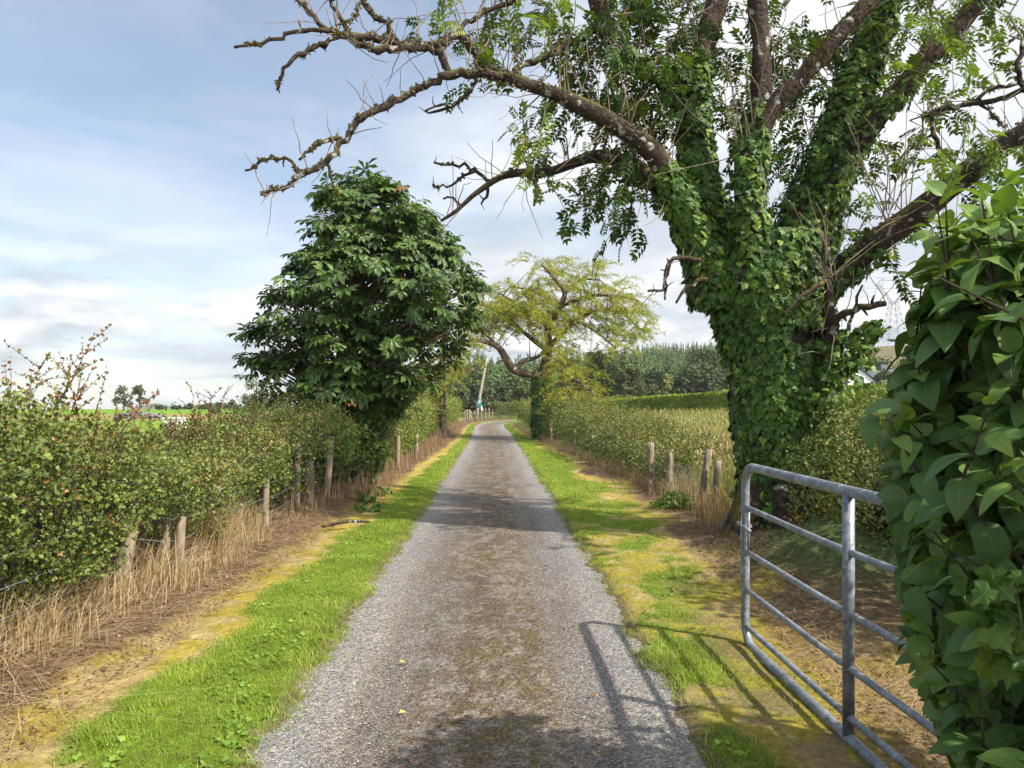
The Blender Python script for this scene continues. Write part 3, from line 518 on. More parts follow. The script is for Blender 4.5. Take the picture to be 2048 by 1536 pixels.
SM = {   # bare and broken branches
 'A1': [(1005, 152, 12, 7.6), (950, 149, 10, 7.5), (895, 149, 9.5, 7.45), (850, 172, 8.5, 7.4), (790, 203, 8.5, 7.3), (735, 228, 8.5, 7.2), (690, 275, 7.5, 7.15), (660, 318, 7, 7.1), (620, 345, 6, 7.0), (570, 372, 4.8, 6.95), (522, 389, 3.2, 6.9)],
 'A1a': [(683, 278, 6, 7.15), (650, 282, 5, 7.1), (620, 300, 4, 7.05), (598, 320, 3, 7)], 'A1b': [(604, 352, 4, 7), (585, 325, 3.8, 7), (555, 318, 3.5, 6.95), (520, 325, 3, 6.9), (490, 341, 2.8, 6.85)],
 'A1c': [(655, 325, 4, 7.1), (662, 350, 3, 7.1), (673, 387, 2, 7.1)],
 'A2': [(1000, 152, 12, 7.6), (968, 122, 10, 7.65), (938, 88, 11, 7.7), (912, 72, 9, 7.7), (880, 86, 9, 7.6), (842, 92, 10, 7.55), (790, 84, 10, 7.5), (740, 78, 9.5, 7.4), (690, 70, 8.5, 7.35), (655, 62, 7, 7.3), (630, 36, 6, 7.3), (610, 15, 5.5, 7.3), (585, -15, 4, 7.3)],
 'A3': [(897, 150, 8, 7.45), (889, 122, 9, 7.45), (868, 101, 8, 7.5), (835, 97, 8, 7.5), (770, 100, 9, 7.4), (725, 90, 7, 7.35), (690, 74, 6, 7.3)],
 'A3a': [(662, 64, 6, 7.3), (610, 61, 5, 7.25), (560, 74, 5, 7.2), (520, 86, 4, 7.15), (468, 95, 3.5, 7.1)], 'A3b': [(682, 72, 5.5, 7.3), (640, 90, 5, 7.3), (600, 110, 5, 7.25), (575, 127, 4.5, 7.2), (564, 150, 4, 7.2), (555, 179, 3, 7.2)],
 'A3c': [(702, 72, 6, 7.35), (690, 45, 5, 7.35), (665, 10, 4.5, 7.35), (640, -20, 4, 7.3)], 'A3d': [(795, 82, 6, 7.5), (770, 50, 5.5, 7.5), (740, 26, 6, 7.5), (722, -12, 5, 7.5)],
 'A3e': [(655, 88, 3.5, 7.3), (628, 96, 3.5, 7.4), (606, 115, 3, 7.4)], 'A3f': [(700, 45, 4, 7.35), (716, 30, 3, 7.35), (718, 12, 2.5, 7.35)],
 'A4': [(915, 75, 6, 7.7), (930, 45, 5.5, 7.8), (985, 18, 6, 7.9), (1050, -8, 6, 8)], 'A5': [(1060, 168, 7, 7.7), (1030, 140, 6, 8.0), (1110, 105, 7, 8.3), (1190, 60, 8, 8.4)],
 'A6': [(955, 160, 4, 7.5), (930, 190, 4.5, 7.5), (905, 212, 4, 7.5), (870, 222, 3, 7.5), (855, 226, 2, 7.5)], 'A6a': [(910, 208, 3, 7.5), (880, 212, 3, 7.45), (850, 222, 2.5, 7.4)],
 'Ha': [(985, 366, 5, 8.9), (955, 346, 4, 8.9), (935, 331, 3.5, 8.9), (905, 331, 3, 8.85), (868, 325, 2.5, 8.8)], 'Hb': [(950, 342, 4, 8.9), (920, 358, 3.2, 8.9), (895, 372, 3, 8.9), (868, 374, 2.5, 8.9)],
 'Hc': [(975, 372, 4, 8.9), (974, 392, 3, 8.9), (962, 408, 2, 8.9)], 'Hd': [(1055, 350, 5, 8.9), (1075, 375, 4, 8.8), (1068, 412, 2.5, 8.8)], 'He': [(925, 412, 3, 8.9), (905, 396, 2.5, 8.9), (886, 398, 2, 8.9)],
 'R1': [(2075, 180, 6, 7.3), (2000, 195, 5.5, 7.4), (1950, 206, 5, 7.5), (1885, 220, 4.5, 7.7), (1845, 232, 4.5, 8.3)], 'R2': [(1862, 228, 4.5, 7.8), (1868, 262, 4.5, 7.8), (1878, 295, 4.5, 7.75), (1900, 318, 3.5, 7.7), (1925, 352, 2.5, 7.7)],
 'R3': [(2046, 80, 4.5, 7.3), (2036, 150, 5, 7.3), (2060, 186, 4, 7.3)], 'R4': [(1955, 205, 3, 7.5), (1985, 230, 3, 7.5), (2010, 255, 2, 7.5)], 'R5': [(1950, 205, 4, 7.5), (1985, 180, 3.5, 7.5), (2035, 168, 3, 7.4)],
 'S1': [(1655, 730, 17, 8.0), (1664, 650, 13, 7.85), (1658, 600, 9, 7.8), (1652, 545, 6, 7.8), (1650, 480, 3.5, 7.8)], 'S2': [(1664, 655, 9, 7.85), (1690, 627, 8, 7.7), (1735, 612, 7, 7.6), (1772, 607, 5.5, 7.5)], 'S3': [(1655, 560, 6, 7.8), (1620, 580, 5, 7.6), (1568, 626, 3, 7.4)],
 'S4': [(1668, 740, 5, 8.0), (1690, 670, 4, 7.9), (1725, 570, 2.5, 7.8)], 'L1': [(1400, 520, 5, 8.1), (1350, 516, 4, 8.0), (1335, 535, 4, 8.0), (1330, 575, 3, 8.0), (1296, 582, 2.5, 7.9)], 'L2': [(1340, 528, 3, 8), (1334, 560, 3, 8), (1330, 600, 2, 8)], 'L3': [(1415, 560, 5, 8.1), (1385, 568, 4, 8.05), (1352, 606, 2.5, 8)],
}
bk = MB(); TUBES = []
TR = limb(TRUNK)
tb = MB(); TUBES.append((*tube(tb, TR[:, :3], TR[:, 3], 26, step=.10, rough=.22, seed=5), 'trunk')); 
# buttress roots
for a_, l_ in [(-2.6, .75), (-1.7, .6), (-.8, .7), (.3, .5), (3.6, .7), (1.6, .5)]:
    d = np.array([math.cos(a_), math.sin(a_), 0]); b0 = np.array([AX, AY, 0]); tube(tb, [b0 + d * .25 + [0, 0, .75], b0 + d * .48 + [0, 0, .3], b0 + d * l_ + [0, 0, .04], b0 + d * (l_ + .3) + [0, 0, -.06]], [.16, .17, .13, .05], 10, step=.08, rough=.3, seed=int(a_ * 10) + 40)
tb.build('trunk', M_BARK, ash, True)
for k, rows in LB.items():
    q = limb(rows); b_ = MB(); TUBES.append((*tube(b_, q[:, :3], q[:, 3], 16, step=.09, rough=.3, seed=len(k) + ord(k[0])), k)); b_.build('branch', M_BARK, ash, True)
for k, rows in SM.items():
    q = limb(rows); b_ = MB()
    q2 = spline(q, .07); q2[1:-1, :3] += .012 * rv(len(q2) - 2); q2[:, 3] *= 1.0 + .22 * (R.random(len(q2)) - .3)
    tube(b_, q2[:, :3], q2[:, 3], 9, rough=.28, seed=ord(k[-1])); 
    for s in range(max(2, len(q2) // 7)):        # stubs and knots
        j = R.integers(1, len(q2)); d = nrm(rv(1))[0]; d[2] = abs(d[2]) * R.choice([-1, 1]); ln = R.uniform(.03, .14); tube(b_, [q2[j, :3], q2[j, :3] + d * ln * .5, q2[j, :3] + d * ln + .02 * rv(1)[0]], [q2[j, 3] * .7, q2[j, 3] * .5, q2[j, 3] * .25], 5)
    TUBES.append((q2[:, :3], q2[:, 3], None, k)); b_.build('branch', M_BARK, ash, True)
ALLP = np.vstack([t[0] for t in TUBES if t[3] != 'trunk'])
# thin whippy shoots
tw = MB(); SH = []
def whip(p, d, L, r=.006, curl=.25):
    n = 5; q = [p]; v = np.array(d, float)
    for k in range(n): v = nrm(v + curl * rv(1)[0] * .6 + [0, 0, .04]); q.append(q[-1] + v * L / n)
    tube(tw, q, np.linspace(r, r * .4, n + 1), 4); SH.append(q[-1]); return q
for k, n, L0, L1 in [('A', 34, .4, 1.0), ('A1', 20, .15, .5), ('A2', 26, .25, .8), ('A3', 8, .2, .4), ('H', 26, .3, .8), ('G', 34, .3, .8), ('C', 26, .4, 1.1), ('D', 18, .3, .9), ('F', 20, .3, .8), ('E', 18, .4, .9), ('B', 20, .4, .9), ('R1', 14, .15, .45), ('R2', 8, .1, .3), ('A5', 12, .3, .7), ('A4', 10, .3, .7), ('B2', 16, .3, .8), ('S1', 10, .3, .7), ('L1', 6, .1, .3), ('S2', 5, .2, .5)]:
    x = next(t[0] for t in TUBES if t[3] == k); lo = int(len(x) * (.35 if k in 'ABCEFG' else .05))
    for _ in range(int(n * 1.25)):
        j = R.integers(lo, len(x)); up = R.random() < .68
        d = rv(1)[0] * .35 + ([0, -.05, 1] if up else [-.5, -.2, -.55]); whip(x[j], d, R.uniform(L0, L1), .0065 if up else .0055, .3)
for (px, py, Y) in [(1500, 305, 8.0), (1495, 300, 7.98), (1760, 440, 7.7), (1800, 420, 7.7), (1655, 560, 7.8)]:
    for _ in range(7): whip(P(px + R.normal(0, 12), py, Y), rv(1)[0] * .4 + [0, -.3, 1], R.uniform(.5, 1.3), .007, .25)
tw.build('twigs', M_TWIG, ash)
# feathery ash leaves
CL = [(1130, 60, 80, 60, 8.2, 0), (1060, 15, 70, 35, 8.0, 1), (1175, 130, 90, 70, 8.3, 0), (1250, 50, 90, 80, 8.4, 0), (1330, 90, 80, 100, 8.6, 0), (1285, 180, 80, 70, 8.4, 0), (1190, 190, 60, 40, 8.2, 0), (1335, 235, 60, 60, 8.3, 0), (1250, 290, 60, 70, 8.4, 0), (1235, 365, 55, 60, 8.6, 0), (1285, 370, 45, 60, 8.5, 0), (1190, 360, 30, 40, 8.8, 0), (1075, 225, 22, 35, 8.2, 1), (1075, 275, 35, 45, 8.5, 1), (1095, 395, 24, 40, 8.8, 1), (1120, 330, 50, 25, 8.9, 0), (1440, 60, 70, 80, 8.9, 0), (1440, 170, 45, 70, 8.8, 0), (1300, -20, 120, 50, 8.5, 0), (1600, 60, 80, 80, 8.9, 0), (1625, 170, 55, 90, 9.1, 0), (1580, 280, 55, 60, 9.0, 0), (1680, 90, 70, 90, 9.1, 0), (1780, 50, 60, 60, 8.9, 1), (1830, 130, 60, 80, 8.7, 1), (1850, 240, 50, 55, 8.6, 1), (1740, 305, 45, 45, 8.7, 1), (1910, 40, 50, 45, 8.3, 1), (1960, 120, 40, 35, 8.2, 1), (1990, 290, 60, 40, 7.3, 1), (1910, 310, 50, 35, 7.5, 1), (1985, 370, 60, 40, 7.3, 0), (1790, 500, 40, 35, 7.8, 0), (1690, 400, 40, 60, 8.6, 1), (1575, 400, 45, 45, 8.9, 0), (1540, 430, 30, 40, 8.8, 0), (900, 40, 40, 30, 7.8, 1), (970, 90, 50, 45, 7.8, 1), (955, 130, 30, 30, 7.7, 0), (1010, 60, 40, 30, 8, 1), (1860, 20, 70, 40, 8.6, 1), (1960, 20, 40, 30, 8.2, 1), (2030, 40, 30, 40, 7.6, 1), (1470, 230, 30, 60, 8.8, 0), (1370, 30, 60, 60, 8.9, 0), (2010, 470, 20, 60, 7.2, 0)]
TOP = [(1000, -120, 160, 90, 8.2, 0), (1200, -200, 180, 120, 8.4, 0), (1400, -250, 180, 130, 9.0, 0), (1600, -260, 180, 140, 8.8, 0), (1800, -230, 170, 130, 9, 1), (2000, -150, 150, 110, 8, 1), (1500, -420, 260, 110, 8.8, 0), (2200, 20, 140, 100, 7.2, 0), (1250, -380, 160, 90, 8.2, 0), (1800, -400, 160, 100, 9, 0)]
fo = MB(); tw2 = MB()
def foliage(cl, dens):
    for (px, py, rx, ry, Y, lt) in cl:
        n = int(rx * ry * math.pi / dens); ns = max(2, n // 6); k = 0
        for s in range(ns):
            c = P(px + R.uniform(-1, 1) * rx, py + R.uniform(-1, 1) * ry, Y + R.normal(0, .45) + (.4 if not lt else .1)); d = ALLP - c; j = np.argmin((d ** 2).sum(1)); b = ALLP[j]
            ax = nrm(nrm(c - b) + .5 * rv(1)[0] + [0, 0, -.25]); L = R.uniform(.3, .6); q = c + np.linspace(-.3, 1, 7)[:, None] * ax * L - np.linspace(0, 1, 7)[:, None] ** 2 * np.array([0, 0, .12])
            if np.linalg.norm(c - b) < 1.2 and R.random() < .6: q0 = (b + c) / 2 + .08 * rv(1)[0]; tube(tw2, [b, q0, q[0], q[3], q[6]], [.010, .008, .006, .004, .002], 4)
            else: tube(tw2, q[[0, 3, 6]], [.005, .004, .002], 3)
            m_ = len(q); dirs = ax + .9 * rv(m_) + [0, 0, -.45]; g = mixc((.036, .072, .014), (.085, .15, .022) if not lt else (.19, .29, .035), R.random(m_) * (.8 if not lt else 1))  # lt clumps sunlit green, the rest shaded dark: light put into leaf colour
            if R.random() < .06: g = g * np.array([1.6, 1.2, .6])
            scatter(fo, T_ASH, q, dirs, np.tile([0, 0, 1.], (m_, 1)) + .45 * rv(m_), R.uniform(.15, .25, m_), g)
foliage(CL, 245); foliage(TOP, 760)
fo.build('foliage', M_ASH, ash); tw2.build('leafy_shoots', M_TWIG, ash)
# dead brown hanging ash keys by the right limb
kb = MB(); q = np.array([P(1955 + R.normal(0, 7), py, 7.3) for py in np.linspace(385, 520, 60)]); scatter(kb, T_LEAF, q, rv(60) * .5 + [0, 0, -1], rv(60), R.uniform(.03, .07, 60), mixc((.07, .035, .02), (.16, .09, .05), R.random(60)), .7); tube(kb, [P(1950, 370, 7.3), P(1958, 450, 7.3), P(1955, 515, 7.3)], .003, 3, (.1, .06, .04)); kb.build('seed_cluster', M_STRAW, ash)
# ivy
iv = MB()
def ivy_on(x, r, n, tmin=0., tmax=1., off=.05, face=None, size=(.05, .10), lump=.045, mask=None):
    j = (tmin + (tmax - tmin) * R.random(n)) * (len(x) - 1.001); i0 = j.astype(int); f = (j - i0)[:, None]
    c = x[i0] * (1 - f) + x[i0 + 1] * f; rr = r[i0] * (1 - f[:, 0]) + r[i0 + 1] * f[:, 0]; t = nrm(x[i0 + 1] - x[i0])
    n = int(n * 1.35); d = rv(n)
    j = (tmin + (tmax - tmin) * R.random(n)) * (len(x) - 1.001); i0 = j.astype(int); f = (j - i0)[:, None]; c = x[i0] * (1 - f) + x[i0 + 1] * f; rr = r[i0] * (1 - f[:, 0]) + r[i0 + 1] * f[:, 0]; t = nrm(x[i0 + 1] - x[i0])
    if face is not None: d = d + np.asarray(face) * .8
    d = nrm(d - (d * t).sum(1)[:, None] * t); lm_ = fbm(np.c_[c + d * rr[:, None]] * 2.6, 7, 3) - .45
    p = c + d * (rr + off * R.random(n) + lump * 2 * np.maximum(lm_, -.2))[:, None]
    along = nrm(-t * np.sign(t[:, 2:3]) * .8 + [0, 0, -.55] + .55 * rv(n) + .35 * d); up = d + .35 * rv(n) + [0, 0, .30]
    col = mixc((.030, .078, .011), (.105, .19, .02), np.clip(R.random(n) ** 1.3 * .7 + .8 * (vn(p * 4, 29) - .35), 0, 1)); k = R.random(n) < .10; col[k] = mixc((.17, .26, .035), (.24, .31, .045), R.random(k.sum()))
    kk = np.ones(n, bool) if mask is None else mask(p)
    kk &= vn(p * [3.4, 3.4, 2.2], 19) > .20
    scatter(iv, T_IVY, p[kk], along[kk], up[kk], R.uniform(*size, n)[kk], col[kk], 1.05)
tx, tr_ = TUBES[0][0], TUBES[0][1]
ivy_on(tx, tr_, 6200, .17, 1., .07, (0, -.6, 0), mask=lambda p: ~((p[:, 2] < .75) & (p[:, 0] > 2.72)))
ivy_on(tx, tr_, 260, .05, .2, .05, (-.8, -.6, 0), mask=lambda p: p[:, 0] < 2.8)
for k, n, t0, t1 in [('A', 900, 0, .42), ('B', 1500, 0, .42), ('C', 700, 0, .40), ('E', 2300, 0, .72), ('F', 260, 0, .4), ('G', 160, 0, .25), ('B2', 200, 0, .5), ('S1', 120, 0, .3)]:
    t_ = next(t for t in TUBES if t[3] == k); ivy_on(t_[0], t_[1], n, t0, t1, .05, (0, -.5, 0))
q = spline(np.array([[*P(1650, 760, 7.9), .12], [*P(1690, 710, 7.8), .09], [*P(1720, 685, 7.75), .07], [*P(1735, 665, 7.7), .06], [*P(1768, 648, 7.6), .03]]), .05); ivy_on(q[:, :3], q[:, 3], 230, 0, 1, .03, size=(.05, .09), lump=.03)
for px, py in [(1690, 745), (1700, 700), (1650, 800), (1640, 820)]:
    c = P(px, py, 7.9); n = 60; p = c + rv(n) * [.12, .15, .12]; scatter(iv, T_IVY, p, rv(n) * .6 + [0, -.2, -.8], rv(n) * .5 + [0, -.7, .4], R.uniform(.06, .1, n), mixc((.06, .12, .02), (.14, .22, .03), R.random(n)))
iv.build('ivy', M_IVY, ash)
ms_ = MB()
for t_ in TUBES:      # cushions of moss and lichen on the limbs
    if t_[3] in ('trunk', 'C', 'E', 'B', 'L1', 'L2', 'L3', 'S2', 'S3', 'S4', 'R2', 'R3'): continue
    x, r = t_[0], t_[1]; n = int(len(x) * (60 if r.max() > .08 else 30)); i0 = R.integers(0, len(x), n); d = rv(n); d[:, 2] += .9; tg_ = nrm(np.gradient(x, axis=0))[i0]; d = nrm(d - (d * tg_).sum(1)[:, None] * tg_); p = x[i0] + d * r[i0][:, None] * 1.02 + tg_ * R.normal(0, .008, n)[:, None]; kk = vn(p * 5.5, 37) > .56; p, d = p[kk], d[kk]; n = len(p)
    if n: scatter(ms_, T_OVAL, p, rv(n) + .8 * d, rv(n), R.uniform(.012, .034, n), mixc((.09, .08, .02), (.18, .145, .035), R.random(n)) if R.random() < .65 else mixc((.25, .25, .20), (.14, .12, .04), R.random(n)))
ms_.build('moss', M_STRAW, ash)
vs2 = MB()
for k in range(46):      # woody ivy stems clinging to the bark
    th = R.uniform(math.pi * .85, math.pi * 2.15); j = np.linspace(0, len(tx) - 2, 26).astype(int); j = j[:R.integers(10, 26)]; th = th + np.cumsum(R.normal(0, .09, len(j))); q = tx[j] + (tr_[j] * 1.06)[:, None] * np.c_[np.cos(th), np.sin(th), 0 * th]; tube(vs2, q, np.linspace(.016, .005, len(j)), 5, rough=.2)
vs2.build('ivy_stems', M_STEM, ash)
# ---- lilac at the right edge ---------------------------------------------------------------------------------------
LX, LY = 2.36, 1.55
OUTL = np.array([(250, 2100), (330, 1990), (400, 1850), (470, 1825), (545, 1850), (620, 1850), (700, 1815), (760, 1780), (850, 1745), (1000, 1755), (1200, 1785), (1300, 1800), (1420, 1845), (1536, 1900), (1750, 2050), (2500, 2100)], float)
def inside(p, mg=0.):
    """keeps points right of the bush outline traced in picture space, roughened by noise"""
    p = np.atleast_2d(p); y = np.maximum(p[:, 1], .05); px = CX + F * p[:, 0] / y; py = HY + (H0 - p[:, 2]) * F / y
    return (px > np.interp(py, OUTL[:, 0], OUTL[:, 1]) + mg + 4 + 95 * (vn(np.c_[p * 5.5], 63) - .5)) | (p[:, 1] < .05)
lil = thing('lilac_bush', 'big leafy lilac bush with heart-shaped leaves growing over the steel gate', 'bush', (LX, LY, 0))
lf = MB(); ls = MB()
def lil_top(r): return 1.80 - .30 * r ** 3
n = 520; a = R.uniform(0, 2 * np.pi, n); hz = R.random(n)
shoots = []
def keep(p): return bool(inside(p, 25)[0]) and not (p[1] < 1.0 and p[0] < .75)
k = 0
while len(shoots) < 330:
    a = R.uniform(0, 2 * np.pi); side = R.random() < .68
    if side: z = R.uniform(.12, 1.0) * 1.95; rr = (1.0 - .20 * max(0, (.75 - z)) / .75 - .28 * max(0, z - 1.3) / .8)
    else: rr = math.sqrt(R.random()) * .9; z = lil_top(rr) - R.uniform(0, .25)
    p = np.array([LX + 1.22 * rr * math.cos(a), LY + 1.25 * rr * math.sin(a), z]); p += .05 * rv(1)[0]
    front = (math.cos(a) < .3 or math.sin(a) > .3)
    if side and not front and R.random() < .6: continue
    if not keep(p): continue
    outw = np.array([math.cos(a), math.sin(a), 0]); ax = nrm(outw * (.75 if side else .3) + np.array([0, 0, .75 if side else 1.1]) + .25 * rv(1)[0])
    shoots.append((p, ax, R.uniform(.22, .42)))
for k in range(560):       # the leafy face towards the lane
    py = 530 + 1090 * R.random(); o_ = np.interp(py, OUTL[:, 0], OUTL[:, 1]) + 50; px = o_ + (2110 - o_) * R.random() ** 1.15
    if px > 2110: continue
    Y = 2.4 - .6 * np.clip((px - o_) / 330, 0, 1) + R.normal(0, .10) + .25 * (R.random() < .3); shoots.append((P(px, py, Y), nrm(np.array([-.35, -.4, .75]) + .35 * rv(1)[0]), R.uniform(.16, .32)))
for (px, py, Y, ax, L) in [(1890, 610, 2.0, (-.12, -.1, 1), .26), (1872, 560, 2.05, (-.05, -.1, 1), .26), (1925, 540, 2.0, (.05, -.1, 1), .2), (1850, 640, 2.1, (-.12, -.1, 1), .22), (1930, 590, 1.9, (.02, -.1, 1), .28), (2000, 540, 1.8, (.02, 0, 1), .3), (1880, 600, 2.0, (-.12, -.1, 1), .22), (1960, 560, 1.8, (-.1, -.1, 1), .3), (2035, 480, 1.85, (.05, 0, 1), .22), (1830, 640, 2.1, (-.3, -.1, 1), .2), (1905, 660, 1.95, (-.25, -.15, 1), .5), (1875, 560, 1.9, (-.15, -.1, 1), .30), (1985, 640, 1.75, (-.2, 0, 1), .36), (2048, 600, 1.7, (0, -.1, 1), .3), (1800, 690, 2.2, (-.5, 0, .8), .3), (1850, 1000, 1.9, (-.45, -.3, .75), .32), (1960, 1010, 1.7, (-.3, -.4, .8), .3), (1790, 900, 2.0, (-.6, -.2, .6), .3), (1800, 1150, 2.0, (-.6, -.2, .6), .3), (1830, 760, 2.0, (-.5, -.2, .7), .35), (2030, 560, 1.8, (0, 0, 1), .24)]:
    shoots.append((P(px + 25, py + 75, Y), nrm(np.array(ax, float)), L, 1) if py < 680 else (P(px, py, Y), nrm(np.array(ax, float)), L))
for p, ax, L, *free in shoots:
    base = np.array([LX, LY, max(0, p[2] - .9)]) * .35 + p * .65 + [0, 0, -.2]
    if not inside(base, 10)[0]: base = p + [.12, 0, -.1]
    t = np.linspace(0, 1, 6); q = p + (t[:, None] - .15) * ax * L + .02 * np.sin(t * 5)[:, None] * rv(1)
    if free or inside(q[5])[0]: tube(ls, np.vstack([base, p - ax * .15 * L, q[2], q[5]]), [.007, .006, .004, .002], 5)
    s1 = nrm(np.cross(ax, rv(1)[0])); s2 = np.cross(ax, s1)
    for i in range(6):
        sd = s1 if i % 2 == 0 else s2; sz = (.115 - .055 * (i / 5) ** 2) * R.uniform(.6, 1.12)
        for sg in (-1, 1):
            if i < 1 and R.random() < .3: continue
            d = nrm(sd * sg * (1 - .25 * i / 5) + ax * (.05 + .75 * (i / 5) ** 2) + [0, 0, -.38 + .35 * i / 5] + .3 * rv(1)[0])
            upv = nrm(ax * .9 + np.array([0, 0, .5]) + .25 * rv(1)[0]); pos = q[i] + d * .018
            if not free and not inside(pos + d * sz * .85)[0]: continue
            yng = i >= 4; c = mixc((.07, .145, .038), (.13, .225, .055), R.random(1)) if not yng else mixc((.125, .215, .04), (.19, .285, .05), R.random(1))
            scatter(lf, T_LILAC if R.random() < .6 else T_LILAC2, pos[None], d[None], upv[None], sz, c, R.uniform(.85, 1.05))
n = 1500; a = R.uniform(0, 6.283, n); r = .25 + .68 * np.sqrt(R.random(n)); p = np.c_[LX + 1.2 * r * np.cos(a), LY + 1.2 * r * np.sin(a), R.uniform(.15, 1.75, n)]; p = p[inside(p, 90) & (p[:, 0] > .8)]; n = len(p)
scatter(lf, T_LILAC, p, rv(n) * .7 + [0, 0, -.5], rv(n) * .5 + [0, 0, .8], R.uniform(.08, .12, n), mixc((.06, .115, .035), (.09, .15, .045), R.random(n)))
for i in range(26):
    a = R.random() * 6.28; b0 = np.array([LX + .35 * math.cos(a), LY + .35 * math.sin(a), 0]); e_ = np.array([LX + 1.0 * math.cos(a), LY + 1.0 * math.sin(a), R.uniform(1.2, 1.9)])
    if not inside(e_, 60)[0]: continue
    tube(ls, [b0, (b0 + e_) / 2 + .08 * rv(1)[0], e_], [.022, .014, .007], 6)
lf.build('foliage', M_LILAC, lil, True); ls.build('stems', M_STEM, lil)
# glossy ivy scrambling through its lower front
im = MB(); n = 110; c = np.array([P(px, py, Y) for px, py, Y in zip(R.uniform(1975, 2100, n), R.uniform(1130, 1330, n), R.uniform(1.45, 1.62, n))])
scatter(im, T_IVY, c, rv(n) * .5 + [-.2, -.3, -.8], rv(n) * .4 + [-.4, -.7, .5], R.uniform(.03, .065, n), mixc((.05, .105, .014), (.12, .19, .022), R.random(n) ** 2))
for k in range(4): tube(im, [c[k * 5], c[k * 5 + 1], c[k * 5 + 2]], .003, 4, (.1, .1, .04))
tag(im.build('ivy_plant', M_IVY), 'glossy yellow-green ivy scrambling through the lower right of the lilac', 'ivy')

# ---- galvanised gate -------------------------------------------------------------------------------------------------
GX = 1.475
gate = thing('field_gate', 'open galvanised tubular steel gate standing along the right verge', 'gate', (GX, 4.86, 0))
def gp(y, z): return [GX + (4.86 - y) * .028, y, z]
GY0, GY1, r_ = 4.86, 1.30, .0265
def arc(cy, cz, a0, a1, r, n=7): return [gp(cy + r * math.cos(a), cz + r * math.sin(a)) for a in np.linspace(a0, a1, n)]
fr = arc(GY0 - .13, .17, -math.pi / 2, 0, .13) + [gp(GY0, .4), gp(GY0, .7), gp(GY0, .95)] + arc(GY0 - .13, 1.02, 0, math.pi / 2, .13)
fr = [gp(GY1, .04), gp(2., .04), gp(3., .04), gp(4., .04)] + fr + [gp(4., 1.15), gp(3., 1.15), gp(2., 1.15), gp(GY1, 1.15)]
b_ = MB(); tube(b_, fr, r_, 14); b_.build('frame', M_GALV, gate, True)
for z0, z1 in [(.885, .875), (.607, .60), (.367, .352), (.135, .15)]:
    b_ = MB(); n = 14; yy = np.linspace(GY0 - .01, GY1, n); tube(b_, [gp(y, z0 + (z1 - z0) * (GY0 - y) / 3.5 + .004 * math.sin(y * 3)) for y in yy], .0165, 10); b_.build('rail', M_GALV, gate, True)
for y in (3.46, 2.2):
    b_ = MB(); tube(b_, [gp(y, .05), gp(y, .6), gp(y, 1.14)], .0265, 12)
    if y > 3: tube(b_, [np.array(gp(y, 1.10)) + [-.030, 0, 0], np.array(gp(y, 1.10)) + [.02, 0, 0]], .006, 8)
    b_.build('upright', M_GALV, gate, True)
lt = MB(); tube(lt, [np.array(gp(4.86, .775)) + [-.02, .10, 0], np.array(gp(4.76, .76)) + [-.02, -.04, 0]], .0125, 10)
lt.build('latch_bolt', M_GALV, gate, True)
b_ = MB(); tube(b_, [gp(4.80, .605), gp(4.80, .88)], .0085, 8); b_.build('latch_bar', M_GALV, gate, True)
b_ = MB()
for z in (.775, .87):
    tube(b_, [[gp(4.85, z)[0] + .033 * math.cos(a), 4.85 + .036 * math.sin(a), z + .01 * math.sin(a)] for a in np.linspace(0, 6.283, 12)], .004, 5)
tube(b_, [np.array(gp(4.84, .86)) + [-.03, 0, 0], np.array(gp(4.85, .72)) + [-.034, 0, 0], np.array(gp(4.84, .62)) + [-.03, 0, 0]], .003, 4); b_.build('tie_wire', M_WIRE, gate, True)
